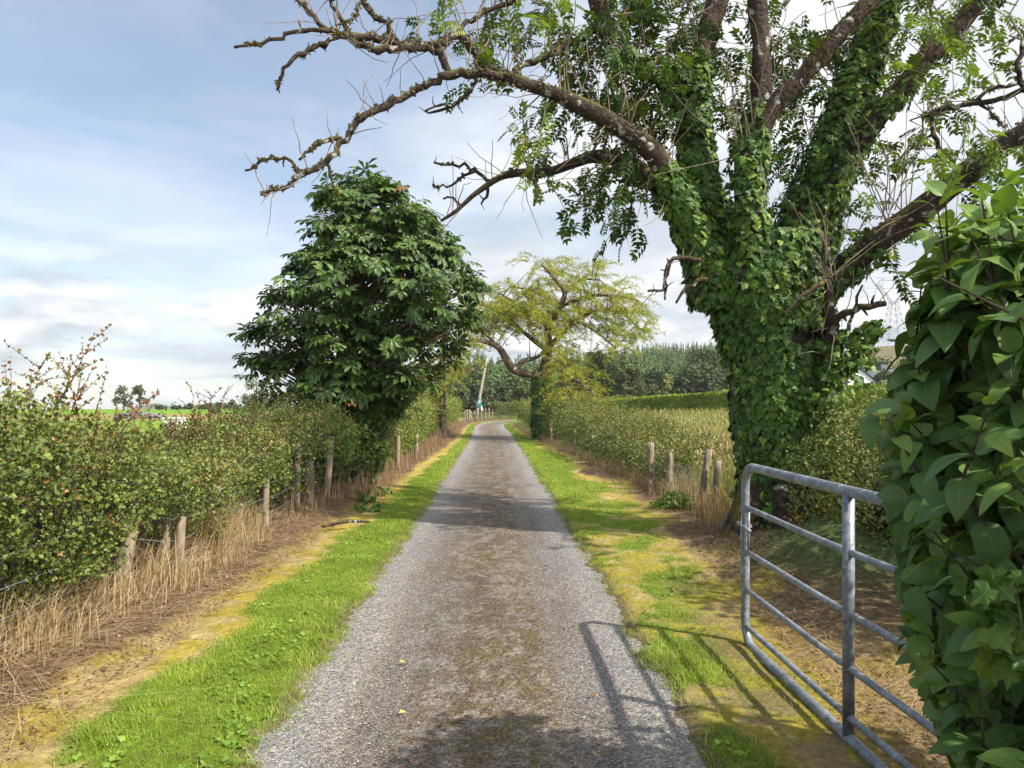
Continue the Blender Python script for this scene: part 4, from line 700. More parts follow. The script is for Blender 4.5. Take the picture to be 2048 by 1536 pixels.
# ---- hedges -----------------------------------------------------------------------------------------------------------
def hedge(name, label, path, prof, hfun, n, size, cols, side=1, power=1.2, sprigs=(), seed=0, stemn=60, mat=None, inner=.16, lump=.22, foldcols=None, face=None, loc=None, size_far=0., sprigtop=None, ns=0, cut=()):
    """path rows (x, y) along the hedge's lane side; prof rows (offset away from lane, height 0..1); hfun(y) height"""
    pth = spline(np.c_[np.asarray(path, float), np.zeros(len(path))], .2)[:, :2]; tg = nrm(np.gradient(pth, axis=0)); nn = np.c_[tg[:, 1], -tg[:, 0]] * side
    prof = np.asarray(prof, float); seg = np.linalg.norm(np.diff(prof, axis=0), axis=1); cum = np.concatenate([[0], np.cumsum(seg)]) / seg.sum()
    y = pth[:, 1]; w = 1 / np.maximum(np.hypot(pth[:, 0], y), 2.) ** power; cw = np.cumsum(w); cw /= cw[-1]
    j = np.minimum(np.searchsorted(cw, R.random(n)), len(pth) - 1)
    s = R.random(n) ** 1.0; off = np.interp(s, cum, prof[:, 0]); h = np.interp(s, cum, prof[:, 1])
    po = pth[j] + .2 * (R.random(n)[:, None] - .5) * tg[j]; hh = hfun(po[:, 1])
    dn = np.c_[np.gradient(np.interp(np.linspace(0, 1, 60), cum, prof[:, 0])), np.gradient(np.interp(np.linspace(0, 1, 60), cum, prof[:, 1]))]; ii = (s * 59).astype(int)
    no = np.c_[-dn[ii, 1], dn[ii, 0]]; no = no / np.linalg.norm(no, axis=1, keepdims=True)            # outward in (offset, height)
    q = np.c_[po[:, 0] + nn[j, 0] * off, po[:, 1] + nn[j, 1] * off, h * hh]
    lp = (fbm(q * 1.9, seed + 11, 3) - .5) * 2 * lump + (fbm(q * 5.5, seed + 17, 2) - .5) * lump * .9
    dep = lp - R.exponential(inner, n) * (R.random(n) < .75); 
    off2 = off + no[:, 0] * dep; z = np.maximum(h * hh + no[:, 1] * dep, .03)
    p = np.c_[po + nn[j] * off2[:, None], z + gz(po[:, 0], po[:, 1])]
    outw = np.c_[nn[j] * no[:, :1], no[:, 1]]
    if len(cut):      # worn gaps round the posts
        kk = np.ones(n, bool)
        for (cy_, hw_, zc_) in cut: kk &= ~((np.abs(p[:, 1] - cy_) < hw_ * (.6 + .8 * vn(p * 6, 5))) & (p[:, 2] < zc_ + .15 * (vn(p * 5, 6) - .5)) & (p[:, 0] > -3.15))
        p, outw, h, q = p[kk], outw[kk], h[kk], q[kk]; n = len(p)
    along = nrm(rv(n) + .5 * outw + [0, 0, .1]); up = nrm(outw + .75 * rv(n) + [0, 0, .5])
    d = np.hypot(p[:, 0], p[:, 1]); sz = R.uniform(*size, n) * (1 + size_far * np.maximum(d - 6, 0))
    tn = fbm(p * 1.2, seed + 23, 3); r = R.random(n) * .65 + tn * .5
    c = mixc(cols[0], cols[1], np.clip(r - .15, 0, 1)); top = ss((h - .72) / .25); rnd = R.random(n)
    c = mixc(c, np.array([.30, .265, .085]), .45 * top * R.random(n))  # upper leaves lightened to olive: sunlight put into the colour, plus young growth
    k = rnd < .012 + .15 * top * ss((tn - .42) / .2); c[k] = mixc(cols[2], cols[3], R.random(k.sum()))
    root = thing(name, label, 'hedge', loc if loc is not None else (pth[len(pth) // 3, 0], pth[len(pth) // 3, 1], 0))
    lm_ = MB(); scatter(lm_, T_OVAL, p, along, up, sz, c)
    st = MB()
    for k in range(stemn):          # stems below and twigs within
        jj = min(np.searchsorted(cw, R.random()), len(pth) - 1); o = R.uniform(.15, .85) * prof[:, 0].max(); b = np.array([*(pth[jj] + nn[jj] * o), 0.]); b[2] = gz1(b[0], b[1]) - .05
        H_ = float(hfun(b[1:2])[0]); t = b + [R.normal(0, .25), R.normal(0, .25), H_ * R.uniform(.6, .95)]; tube(st, [b, (b + t) / 2 + .08 * rv(1)[0], t], np.array([.022, .016, .006]) * R.uniform(.6, 1.4), 5)
    for k in range(stemn * 5):
        i_ = R.integers(0, n); tip = p[i_] + outw[i_] * R.uniform(.0, .12); b = p[i_] - outw[i_] * R.uniform(.15, .4) + .1 * rv(1)[0] - [0, 0, .1]; tube(st, [b, (b + tip) / 2 + .03 * rv(1)[0], tip], [.006, .004, .002], 3)
    if ns:      # short leafy shoots breaking the outline
        i_ = R.integers(0, n, ns); far_ = 1 + .02 * np.maximum(d[i_] - 6, 0); ax = nrm(outw[i_] + .8 * rv(ns) + [0, 0, .55]); Ls = R.uniform(.10, .36, ns) * far_; kk = 9; tt_ = np.linspace(.05, 1, kk)
        q = p[i_][:, None] + ax[:, None] * (tt_[None, :, None] * Ls[:, None, None]) + np.array([0, 0, -.10]) * (tt_ ** 2)[None, :, None] * Ls[:, None, None]; qf = q.reshape(-1, 3); m2_ = len(qf)
        cs = np.repeat(mixc(cols[0], cols[1], np.clip(.25 + .75 * R.random(ns), 0, 1)), kk, 0); hot = np.repeat((R.random(ns) < .12) & (h[i_] > .55), kk); cs[hot] = mixc(cols[2], cols[3], R.random(hot.sum()))
        scatter(lm_, T_OVAL, qf + .012 * rv(m2_), rv(m2_) + .5 * np.repeat(ax, kk, 0), rv(m2_) + [0, 0, .6], np.repeat(far_, kk) * R.uniform(*size, m2_) * .9, cs)
        for k in range(0, ns, 2): tube(st, [q[k, 0] - ax[k] * .1, q[k, 4], q[k, 8]], [.0035, .0025, .001], 3, cap=False)
    for (x, yy, z0, L, lean, red) in sprigs:   # tall shoots rising out of the top
        b = np.array([x, yy, z0 + gz1(x, yy)]); v = nrm(np.array([lean, R.normal(0, .12), 1.])); m_ = max(6, int(L / .035)); q = [b]
        for t in range(m_): v = nrm(v + .06 * rv(1)[0] + [lean * .03, 0, 0]); q.append(q[-1] + v * L / m_)
        q = np.array(q); tube(st, q[::2], np.linspace(.004, .0012, len(q[::2])), 4)
        f_ = np.linspace(0, 1, len(q)); rep = 2; qq = np.repeat(q, rep, 0); ff = np.repeat(f_, rep); g = mixc((.12, .17, .03), (.20, .20, .05), R.random(len(qq))); rc_ = mixc((.30, .09, .06), (.24, .13, .06), R.random(len(qq)))
        sb = [q[j] for j in R.integers(len(q) // 4, len(q), 5)] if L > .45 else []
        cc_ = mixc(g, rc_, np.clip((ff - 1 + red) / .3, 0, 1) * (R.random(len(qq)) < .85)); scatter(lm_, T_OVAL, qq, rv(len(qq)) + [0, 0, .45], rv(len(qq)) + [0, 0, .3], R.uniform(.022, .044, len(qq)) * (1.1 - .5 * ff) * (1 + size_far * max(yy - 6, 0)), cc_)
        for s0 in sb:
            sv = nrm(rv(1)[0] * [1, 1, .3] + [0, 0, .9]); e_ = s0 + sv * np.linspace(0, 1, 12)[:, None] * R.uniform(.1, .3); tube(st, e_[[0, 5, 11]], [.003, .002, .001], 3, cap=False); scatter(lm_, T_OVAL, e_, rv(12) + [0, 0, .45], rv(12), R.uniform(.018, .032, 12), mixc((.26, .12, .06), (.2, .2, .05), R.random(12)))
    lm_.build('foliage', mat or M_HEDGE, root); st.build('stems', M_STEM, root)
    return root
G1, G2, RD, YL = (.065, .11, .024), (.25, .29, .065), (.32, .15, .065), (.36, .35, .07)
pL = [(.46, .05), (.12, .18), (-.16, .36), (-.34, .58), (-.36, .84), (-.08, .98), (.55, 1.0), (1.1, 1.0), (1.5, .9), (1.65, .6), (1.6, .2)]
def hL(y): return np.interp(y, [2, 4.6, 5.6, 6.6, 8, 9.5, 12, 14], [1.45, 1.40, 1.05, .90, .86, 1.06, 1.28, 1.25]) + .10 * (fbm(np.c_[y * 1.3, y * 0], 101) - .5)
spr = []
for k in range(40): y = R.uniform(3.6, 6.4); spr.append((-3.0 - R.random() * 1.3, y, hL(np.array([y]))[0] - .25, R.uniform(.2, .42) * (1.25 if R.random() < .2 else 1), R.normal(.05, .2), R.uniform(.3, .9)))
for (px, py, L, ln) in [(160, 830, .56, .15), (85, 825, .42, .05), (10, 810, .42, .1), (30, 810, .4, .1), (60, 820, .4, .1), (110, 800, .6, .25), (135, 815, .6, .2), (180, 810, .4, .3), (225, 840, .45, .5), (40, 810, .5, .12), (110, 840, .4, .3), (200, 850, .5, .55), (175, 860, .35, .5)]:
    Y = 5.0; q = P(px, py, Y); spr.append((q[0], Y, q[2] - .25, L, ln, .8))
for k in range(70): y = R.uniform(6.5, 13.4); spr.append((-3.0 - R.random() * 1.2, y, hL(np.array([y]))[0] - .2, R.uniform(.15, .5), R.normal(.0, .2), R.uniform(0, .8)))
for k in range(12): y = R.uniform(8.2, 9.6); spr.append((-3.5 - R.random() * .6, y, hL(np.array([y]))[0] - .2, R.uniform(.45, .75), R.normal(.0, .08), .55))
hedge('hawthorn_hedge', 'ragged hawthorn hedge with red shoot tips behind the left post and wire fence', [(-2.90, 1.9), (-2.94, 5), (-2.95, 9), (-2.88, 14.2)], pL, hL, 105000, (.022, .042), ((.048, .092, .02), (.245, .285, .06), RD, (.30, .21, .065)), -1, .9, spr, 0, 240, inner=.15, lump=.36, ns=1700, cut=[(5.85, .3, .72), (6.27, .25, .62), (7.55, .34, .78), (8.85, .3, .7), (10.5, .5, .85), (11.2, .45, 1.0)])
pF = [(.35, .06), (.10, .22), (-.12, .55), (-.12, .8), (.12, .97), (.6, 1.02), (1.2, 1.0), (1.5, .7), (1.5, .2)]
def hF(y): return np.interp(y, [14, 17, 30, 45, 60], [1.35, 1.55, 1.62, 1.70, 1.62]) + .2 * (fbm(np.c_[y * .6, y * 0], 103) - .5)
spr = [(-2.9 - R.random() * 1.0 - .02 * (y - 16), y, hF(np.array([y]))[0] - .15, R.uniform(.15, .45), R.normal(0, .2), 0) for y in R.uniform(15, 50, 160)]
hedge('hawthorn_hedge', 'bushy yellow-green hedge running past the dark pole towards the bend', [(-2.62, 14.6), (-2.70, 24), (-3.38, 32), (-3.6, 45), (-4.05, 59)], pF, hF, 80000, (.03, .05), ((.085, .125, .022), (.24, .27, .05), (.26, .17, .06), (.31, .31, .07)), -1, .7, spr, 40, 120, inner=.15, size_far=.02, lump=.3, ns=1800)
def hR(y): return np.interp(y, [12, 13.5, 16, 20, 30, 60], [.56, .66, .84, 1.12, 1.40, 1.45]) + .42 * (fbm(np.c_[y * .8, y * 0], 107) - .5)
pR = [(.60, .04), (.36, .16), (.10, .36), (-.05, .62), (.12, .9), (.5, 1.), (1.1, 1.0), (1.7, .9), (2.0, .5), (1.9, .15)]
spr = []
for k in range(200):
    y = 13 + 34 * R.random() ** 1.5; x = np.interp(y, [12.6, 19, 24, 30, 36, 45, 60], [2.5, 1.95, 1.7, 1.25, 1.0, .8, 1.2]) + R.uniform(.3, 1.6); spr.append((x, y, hR(np.array([y]))[0] - .15, R.uniform(.15, .5), R.normal(0, .25), 0))
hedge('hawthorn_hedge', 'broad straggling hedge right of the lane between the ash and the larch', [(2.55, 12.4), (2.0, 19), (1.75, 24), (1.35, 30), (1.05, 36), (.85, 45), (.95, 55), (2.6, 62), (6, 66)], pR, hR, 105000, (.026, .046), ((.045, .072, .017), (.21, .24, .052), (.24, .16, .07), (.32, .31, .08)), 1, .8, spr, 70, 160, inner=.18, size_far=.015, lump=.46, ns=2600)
def hB(y): return 1.62 + .12 * (vn(np.c_[y * 40, y * 0], 3) - .5)
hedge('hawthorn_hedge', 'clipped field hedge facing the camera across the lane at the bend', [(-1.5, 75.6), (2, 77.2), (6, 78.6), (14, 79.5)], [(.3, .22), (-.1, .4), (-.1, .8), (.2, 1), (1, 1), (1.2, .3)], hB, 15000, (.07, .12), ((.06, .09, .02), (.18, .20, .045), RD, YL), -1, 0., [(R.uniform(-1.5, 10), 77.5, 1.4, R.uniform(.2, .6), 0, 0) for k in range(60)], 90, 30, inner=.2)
# hawthorn growing behind the gate
def bush(name, label, c, rad, n, size, cols, tpl=T_OVAL, mat=None, cat='bush', lump=.35, droop=0., stems=14, seed=0, zmin=.05, sz_col=None, keep=None):
    c = np.asarray(c, float); root = thing(name, label, cat, (c[0], c[1], gz1(c[0], c[1])))
    d = nrm(rv(n)); r = 1 - np.abs(R.normal(0, .22, n)); r = r * (1 + lump * 2 * (fbm(d * 1.7 + seed, seed, 3) - .5)); p = c + d * r[:, None] * np.asarray(rad); ok = p[:, 2] > zmin
    if keep is not None: ok &= keep(p)
    p, d = p[ok], d[ok]; m_ = len(p); b = MB(); tn = fbm(p * 1.5, seed + 5); col = mixc(cols[0], cols[1], np.clip(R.random(m_) * .65 + tn * .6 - .15, 0, 1))
    scatter(b, tpl, p, rv(m_) + .6 * d + [0, 0, -droop], d + .7 * rv(m_) + [0, 0, .5], R.uniform(*size, m_), col); b.build('foliage', mat or M_HEDGE, root)
    s = MB()
    for k in range(stems):
        i_ = R.integers(0, m_); b0 = np.array([c[0] + R.normal(0, .12) * rad[0], c[1] + R.normal(0, .12) * rad[1], gz1(c[0], c[1])]); tube(s, [b0, (b0 + p[i_]) / 2 + .06 * rv(1)[0], p[i_]], np.array([.018, .011, .003]) * max(rad[0], .4), 5)
    s.build('stems', M_STEM, root); return root
bush('hawthorn_bush', 'small-leaved hawthorn bush behind the gate at the right of the ash trunk', (3.75, 7.3, .95), (1.05, .85, .78), 15000, (.022, .042), ((.07, .11, .022), (.20, .23, .055)), lump=.4, stems=90, seed=3, zmin=.35)
bush('hawthorn_bush', 'tangled hawthorn and bramble growth rising behind the lilac', (5.3, 8.6, 1.0), (1.5, 1.1, 1.0), 16000, (.025, .045), ((.07, .10, .022), (.22, .22, .06)), lump=.4, stems=110, seed=8, zmin=.2)
bush('laurel_bush', 'dark broad-leaved shrub standing behind the lilac at the right of the gate', (4.15, 4.9, 1.3), (1.15, 1.35, 1.35), 5000, (.08, .13), ((.05, .09, .02), (.10, .16, .03)), T_LEAF, lump=.25, stems=40, seed=31, keep=lambda p: CX + F * p[:, 0] / p[:, 1] > 1850)
bush('ivy_bush', 'dark ivy and bramble thicket round the foot of the chestnut tree', (-3.05, 14.0, .75), (.75, .75, .95), 3800, (.06, .11), ((.04, .08, .02), (.10, .15, .03)), T_IVY, M_IVY, lump=.3, stems=40, seed=12)
bush('elder_bush', 'bright green leafy elder spray hanging over the tall left post', (-2.78, 11.9, 1.0), (.42, .45, .36), 900, (.05, .09), ((.10, .17, .03), (.20, .28, .045)), T_LEAF, lump=.5, stems=24, seed=14)
bush('weed_clump', 'low bright green weed clump in front of the right posts', (2.28, 10.9, .08), (.30, .26, .18), 520, (.04, .08), ((.09, .19, .025), (.16, .28, .04)), T_LEAF, cat='weed', stems=10, seed=16, zmin=.02)
for i_, (x, y, s_) in enumerate([(-1.98, 10.7, .10), (-2.2, 11.6, .09), (-2.1, 12.6, .12)]):
    bush('dock_plant', ['little dock plant on the left litter strip nearest the camera', 'little dock plant on the left litter strip, middle of three', 'little dock plant on the left litter strip, closest to the chestnut'][i_], (x, y, .06), (s_ * 1.6, s_ * 1.6, .09), 46, (.07, .13), ((.06, .13, .02), (.11, .20, .03)), T_LEAF, cat='weed', stems=4, seed=20 + i_, zmin=.0).update_tag()
# ---- horse chestnut --------------------------------------------------------------------------------------------------------
KX, KY = -3.2, 14.4
ch = thing('horse_chestnut', 'dark green horse chestnut tree with big hand-shaped leaves left of the lane', 'tree', (KX, KY, 0))
prow = np.array([(382, 738, 46), (400, 738, 98), (428, 738, 134), (465, 744, 158), (505, 756, 172), (545, 772, 204), (585, 764, 220), (630, 748, 224), (675, 732, 228), (720, 714, 218), (760, 698, 184), (800, 688, 138), (835, 684, 95), (870, 682, 62), (900, 677, 36)], float)
def crown_at(py): return np.interp(py, prow[:, 0], prow[:, 1]), np.interp(py, prow[:, 0], prow[:, 2])
b_ = MB(); tube(b_, [[KX, KY, -.1], [KX + .03, KY, 1.2], [KX + .1, KY, 2.6], [KX + .25, KY, 4.2], [KX + .3, KY, 5.5]], [.19, .15, .11, .06, .02], 10, step=.2, rough=.15); b_.build('trunk', M_BARK2, ch, True)
cf = MB(); cb = MB(); nt = 0
while nt < 590:
    py = 345 + 545 * R.random() ** .85; cx_, hw = crown_at(py)
    if R.random() > hw / 228 + .05: continue
    a = R.uniform(0, 2 * math.pi); rr = R.random() ** .42; ph = 40 * math.sin(2 * a + 1) + 20 * math.sin(5 * a); py = (round((py + ph) / 62) * 62 - ph) * .75 + py * .25 + 26 * (rr - .6); cx_, hw = crown_at(py)
    if math.sin(a) > .2 and R.random() < .45: continue
    px = cx_ + hw * rr * math.cos(a); Y = KY + hw / F * KY * .9 * rr * math.sin(a); q = P(px, py, KY); q[1] = Y
    if vn(q[None] * 1.25, 77)[0] < .41: continue
    nt += 1; ax_x = KX + .06 * q[2]; b0 = np.array([ax_x, KY, max(.8, q[2] - .55 - .35 * abs(q[0] - ax_x) - .15 * R.random())]); outw = nrm(np.array([q[0] - ax_x, q[1] - KY, .25]))
    if rr > .45: tube(cb, [b0, b0 * .5 + q * .5 + [0, 0, .12], q], [.022, .014, .006], 4)
    m_ = 7; k_ = np.arange(m_); th = k_ * 2.4 + R.random() * 6; s1 = nrm(np.cross(outw, [0, 0, 1.])); s2 = np.cross(s1, outw)
    pet = outw * .45 + (np.cos(th)[:, None] * s1 + np.sin(th)[:, None] * s2 * .6) * .8 + [0, 0, .12] + .2 * rv(m_); L = R.uniform(.10, .28, m_)[:, None]
    pos = q + nrm(pet) * L - (k_ / m_)[:, None] * outw * .18 ; al = nrm(pet * [1, 1, .4] + [0, 0, -.36] + .32 * rv(m_)); up = nrm(np.array([0, 0, 1.]) + .5 * outw + .28 * rv(m_))
    c = mixc((.04, .084, .018), (.115, .185, .034), R.random(m_)); 
    c[R.random(m_) < .003] = (.26, .12, .04)
    for i_ in range(m_): tube(cb, [q, pos[i_]], [.004, .003], 3, cap=False)
    scatter(cf, T_PALM if nt % 3 else T_PALM5, pos, al, up, R.uniform(.13, .28, m_), c)
cf.build('foliage', M_CHEST, ch); cb.build('branches', M_BARK2, ch)
# ---- larch -------------------------------------------------------------------------------------------------------------------
QX, QY = 1.22, 31.8
la = thing('larch_tree', 'leaning yellow-green larch with an ivy-covered trunk by the bend', 'tree', (QX, QY, 0))
W_ = QY
LL = [[(1084, 892, 17, W_), (1083, 850, 15), (1083, 800, 15), (1084, 755, 14), (1090, 735, 12), (1098, 690, 9), (1096, 655, 8), (1118, 618, 7), (1130, 585, 6), (1116, 566, 5), (1104, 550, 4), (1086, 532, 2)],
 [(1090, 752, 9, W_), (1050, 748, 9, 31.4), (1027, 740, 9, 31.2), (1012, 718, 9, 31), (996, 694, 8, 30.8), (970, 684, 6, 30.6), (938, 680, 4, 30.4), (915, 690, 2, 30.3)],
 [(1030, 742, 5, 31.2), (1046, 722, 5, 31.2), (1075, 714, 4, 31.5), (1100, 690, 4, 31.8)], [(1098, 695, 6, W_), (1140, 652, 5, 32.2), (1190, 622, 4, 32.6), (1240, 625, 3, 33), (1285, 662, 1.5, 33)],
 [(1092, 725, 6, W_), (1130, 746, 5, 31.2), (1162, 766, 4, 30.6), (1188, 788, 2, 30.2)], [(1092, 700, 6, W_), (1045, 662, 5, 32.2), (1000, 622, 4, 32.6), (960, 610, 3, 33), (925, 622, 2, 33)],
 [(1122, 612, 5, W_), (1180, 592, 4, 31.4), (1230, 592, 3, 31), (1275, 600, 1.5, 31)], [(998, 696, 4, 30.8), (965, 662, 3, 30.4), (935, 650, 2, 30.2)], [(1130, 640, 4, 32), (1170, 650, 3, 31.6), (1225, 690, 2, 31.4), (1238, 715, 1, 31.4)],
 [(1128, 588, 4, W_), (1160, 560, 3, 32), (1200, 560, 1.5, 32)], [(1060, 640, 4, 32), (1020, 600, 3, 31.6), (985, 580, 1.5, 31.4)], [(1012, 716, 3, 31), (990, 730, 2, 30.8), (960, 735, 1.5, 30.6)], [(1100, 600, 4, 32), (1060, 580, 3, 32.4), (1030, 575, 1.5, 32.4)]]
b_ = MB(); q = limb(LL[0]); lt0 = tube(b_, q[:, :3], q[:, 3], 10, step=.25, rough=.2, seed=2); b_.build('trunk', M_BARK2, la, True); LP = [lt0[0]]
for rows in LL[1:]:
    b_ = MB(); q = limb(rows); t0 = tube(b_, q[:, :3], q[:, 3], 7, step=.2, rough=.2, seed=3); LP.append(t0[0]); b_.build('branch', M_BARK2, la, True)
LP = np.vstack(LP)
LC = [(1090, 535, 36, 18, 32), (1140, 556, 65, 28, 32), (1190, 590, 60, 30, 31.6), (1240, 606, 38, 26, 31.2), (1000, 606, 80, 30, 32), (955, 632, 42, 34, 32.4), (1060, 598, 60, 36, 32), (1075, 650, 60, 24, 31.6), (1125, 632, 50, 30, 32), (1180, 640, 45, 26, 32), (1245, 648, 45, 32, 32.6), (1225, 688, 30, 26, 31.5), (1108, 690, 36, 28, 31.2), (1122, 730, 38, 30, 31.4), (1150, 766, 42, 28, 30.8), (1150, 795, 40, 24, 30.5), (985, 642, 50, 26, 31.4), (932, 690, 30, 30, 30.6), (905, 735, 36, 30, 30.3), (1275, 660, 22, 18, 32.6), (880, 770, 30, 24, 30.2), (1030, 625, 60, 30, 31)]
lf = MB(); lb = MB()
for (px, py, rx, ry, Y) in LC:
    for s in range(int(rx * ry * .040)):
        c = P(px + rx * R.uniform(-1, 1), py + ry * R.uniform(-1, 1), Y + R.normal(0, .8)); j = np.argmin(((LP - c) ** 2).sum(1)); b = LP[j]
        ax = nrm(nrm(c - b + [.25, 0, 0]) * [1.3, 1, .25] + .38 * rv(1)[0] * [1, 1, .5]); L = R.uniform(.5, 1.1); t = np.linspace(0, 1, 16); q = c + t[:, None] * ax * L - (t ** 2)[:, None] * np.array([0, 0, .42 * L]) + [0, 0, .1]
        if R.random() < .4 and np.linalg.norm(c - b) < 2.2: tube(lb, [b, (b + c) / 2 + [0, 0, .1], q[0], q[8], q[15]], [.022, .016, .011, .008, .003], 3)
        else: tube(lb, [q[0], q[8], q[15]], [.010, .007, .003], 3)
        n = 44; i_ = R.integers(0, 16, n); tone = R.random() * .6
        scatter(lf, T_BLADE, q[i_] + .03 * rv(n), rv(n) + .9 * ax + [0, 0, -.1], rv(n), R.uniform(.10, .22, n), mixc((.20, .26, .03), (.47, .45, .07), np.clip(tone + .5 * R.random(n) - .1, 0, 1)), 1.8)
lf.build('foliage', M_LARCH, la); lb.build('twigs', M_BARK2, la)
iv = MB(); x, r = lt0[0], lt0[1]; k = np.nonzero(x[:, 2] < 2.75)[0]; ivy_on(x[k], r[k], 2600, 0, 1, .12, (0, -.5, 0), (.09, .15), .10); iv.build('ivy', M_IVY, la)
# ---- post and wire fences --------------------------------------------------------------------------------------------------
def post(parent, x, y, h, r, lean=(0, 0), square=False, col=(1, 1, 1)):
    b_ = MB(); z = gz1(x, y) - .05; n = 7; q = np.array([[x + lean[0] * t, y + lean[1] * t, z + (h + .05) * t] for t in np.linspace(0, 1, n)])
    tube(b_, q, r * np.array([1.06, 1.03, 1, 1, .99, .97, .94]), 4 if square else 11, rough=.07 if square else .12, seed=int(abs(x * 97 + y * 31))); o = b_.build('post', M_POST, parent, not square); return q
def wires(parent, pts, name='wire', barbs=True, r=.0022):
    b_ = MB(); p = spline(np.c_[np.array(pts), np.zeros(len(pts))], .25)[:, :3]; p[:, 2] += .012 * np.sin(np.arange(len(p)) * .9); tube(b_, p, r, 4, cap=False)
    if barbs:
        for k in range(0, len(p) - 1, 1):
            if p[k, 1] > 13: break
            c = p[k]; tube(b_, [c + [-.014, .004, -.014], c + [.014, -.004, .014]], .0014, 3); tube(b_, [c + [-.012, 0, .014], c + [.012, .004, -.014]], .0014, 3)
    b_.build(name, M_WIRE, parent)
fl = thing('wire_fence', 'old leaning wooden posts with barbed wire in front of the left hedge', 'fence', (-2.86, 6.2, 0))
LPST = [(-3.0, 5.85, .72, .06, (.13, .03)), (-2.72, 6.25, .52, .04, (.03, 0)), (-2.80, 6.28, .5, .035, (-.02, 0)), (-2.86, 7.55, .66, .05, (-.02, .0)), (-2.84, 8.85, .66, .038, (.01, 0)), (-2.88, 4.1, .7, .045, (.03, 0)), (-2.90, 10.35, .86, .040, (.02, 0)), (-2.86, 10.9, .62, .055, (.0, 0)), (-2.73, 11.25, .98, .05, (.09, 0)), (-2.62, 15.0, .8, .05, (.03, 0)), (-2.56, 17.2, .95, .06, (.0, 0)), (-2.5, 20.0, .7, .05, (.02, 0))]
for x, y, h, r, ln in LPST: post(fl, x, y, h, r, ln)
for z, nm in [(.62, 'barbed_wire'), (.45, 'barbed_wire'), (.28, 'barbed_wire'), (.14, 'barbed_wire')]:
    wires(fl, [(-2.80 - .0 * z, 2.2, z + .07), (-2.83, 4.1, z + .05), (-3.0, 5.86, z + .03 + .06 * (z > .5)), (-2.70, 6.27, z - .01), (-2.82, 7.55, z + .02), (-2.81, 8.85, z), (-2.86, 10.9, z + .03), (-2.68, 11.3, z), (-2.58, 15, z + .02)], nm, z > .4)
fr_ = thing('wire_fence', 'weathered round posts and sheep netting along the right verge', 'fence', (2.5, 11, 0))
RPST = [(2.36, 13.2, .80, .062, (.02, 0)), (2.58, 12.4, .72, .024, (.0, 0)), (2.52, 12.35, .68, .035, (.02, 0)), (2.56, 10.55, .84, .05, (.15, .03)), (2.74, 10.4, .68, .05, (.05, 0)), (2.98, 9.2, .74, .045, (.05, 0)), (1.78, 21.8, .75, .035, (.0, 0)), (1.98, 18.8, .7, .035, (0, 0)), (1.42, 28, .75, .05, (0, 0)), (1.12, 33.5, .7, .05, (0, 0)), (1.0, 36.5, .7, .05, (0, 0))]
for x, y, h, r, ln in RPST: post(fr_, x, y, h, r, ln)
for z in (.62, .44, .30, .16): wires(fr_, [(2.98, 9.2, z + .02), (2.66, 10.5, z - .02), (2.52, 12.4, z - .03), (2.36, 13.15, z), (1.98, 18.8, z), (1.78, 21.8, z), (1.42, 28, z)], 'wire', z > .6)
b_ = MB()
for t in np.linspace(0, 1, 28): a0 = np.array([2.66, 10.5, .12]) * (1 - t) + np.array([2.36, 13.15, .12]) * t; tube(b_, [a0, a0 + [0, 0, .46 - .04 * math.sin(t * 9)]], .0018, 3, cap=False)
tube(b_, [(2.36, 13.1, .76), (2.42, 12.9, .66), (2.52, 12.45, .66)], .003, 4); tube(b_, [(2.62, 12.3, .60), (2.8, 11.0, .42), (2.55, 9.9, .15), (2.9, 8.9, .05)], .003, 4)
b_.build('netting', M_WIRE, fr_)
# fence at the bend
fb = thing('rail_fence', 'short pale wooden fence at the outside of the bend below the flag', 'fence', (-3.6, 62, 0))
for px, yb, h, r in [(934, 61.5, .95, .09), (938.5, 61.5, .95, .09), (943, 62.5, .8, .06), (950, 63.5, .8, .06), (962, 66, 1.05, .06), (971, 68, 1.1, .06), (978, 70, 1.05, .07), (984, 72, .9, .06), (929, 60, .9, .05)]:
    q = P(px, 805, yb); post(fb, q[0], yb, h, r, (R.normal(0, .04), 0))
for z in (.85, .5):
    b_ = MB(); a0, a1 = P(928, 805, 60.5), P(986, 805, 72); n = 8; q = np.linspace(a0, a1, n); q[:, 2] = z + .04 * np.sin(np.arange(n) * 2.1) + gz(q[:, 0], q[:, 1]); tube(b_, q, .032, 5); b_.build('rail', M_POLE, fb)
# poles and flag
tp = thing('utility_pole', 'dark upright timber pole on the left verge beside the hedge', 'pole', (-2.95, 31.8, 0))
b_ = MB(); tube(b_, [[-2.86, 31.8, -.1], [-2.87, 31.8, 2], [-2.89, 31.8, 4.6]], [.14, .13, .115], 12, step=.3, rough=.06); b_.build('shaft', M_POLE, tp, True)
b_ = MB(); tube(b_, [[-2.89, 31.78, 4.58], [-2.89, 31.78, 4.66]], [.125, .10], 12); b_.build('cap', M_GALV, tp)
p0, p1 = P(951, 838, 63), P(974, 715, 63); lp = thing('utility_pole', 'pale leaning timber pole at the bend with a flag tied to it', 'pole', tuple(p0))
b_ = MB(); tube(b_, [p0 - [0, 0, .2], (p0 + p1) / 2, p1], [.135, .12, .10], 10, step=.4, rough=.05); b_.build('shaft', rough_mat('pale_timber', [(.3, (.26, .22, .17)), (.7, (.46, .41, .33))], 10., stretch=(1, 1, .1), bump=.4), lp, True)
b_ = MB(); tube(b_, [P(955.5, 812, 62.86), P(957, 803, 62.86)], .19, 8); b_.build('tie_band', M_GALV, lp)
fm = MB(); nu, nv = 17, 25; v = []
pt, pb1, pb2 = P(959, 789, 62.7), P(956, 811, 62.7), P(967, 821, 62.6)      # head tied to the pole, hoist edge down, fly corner hanging
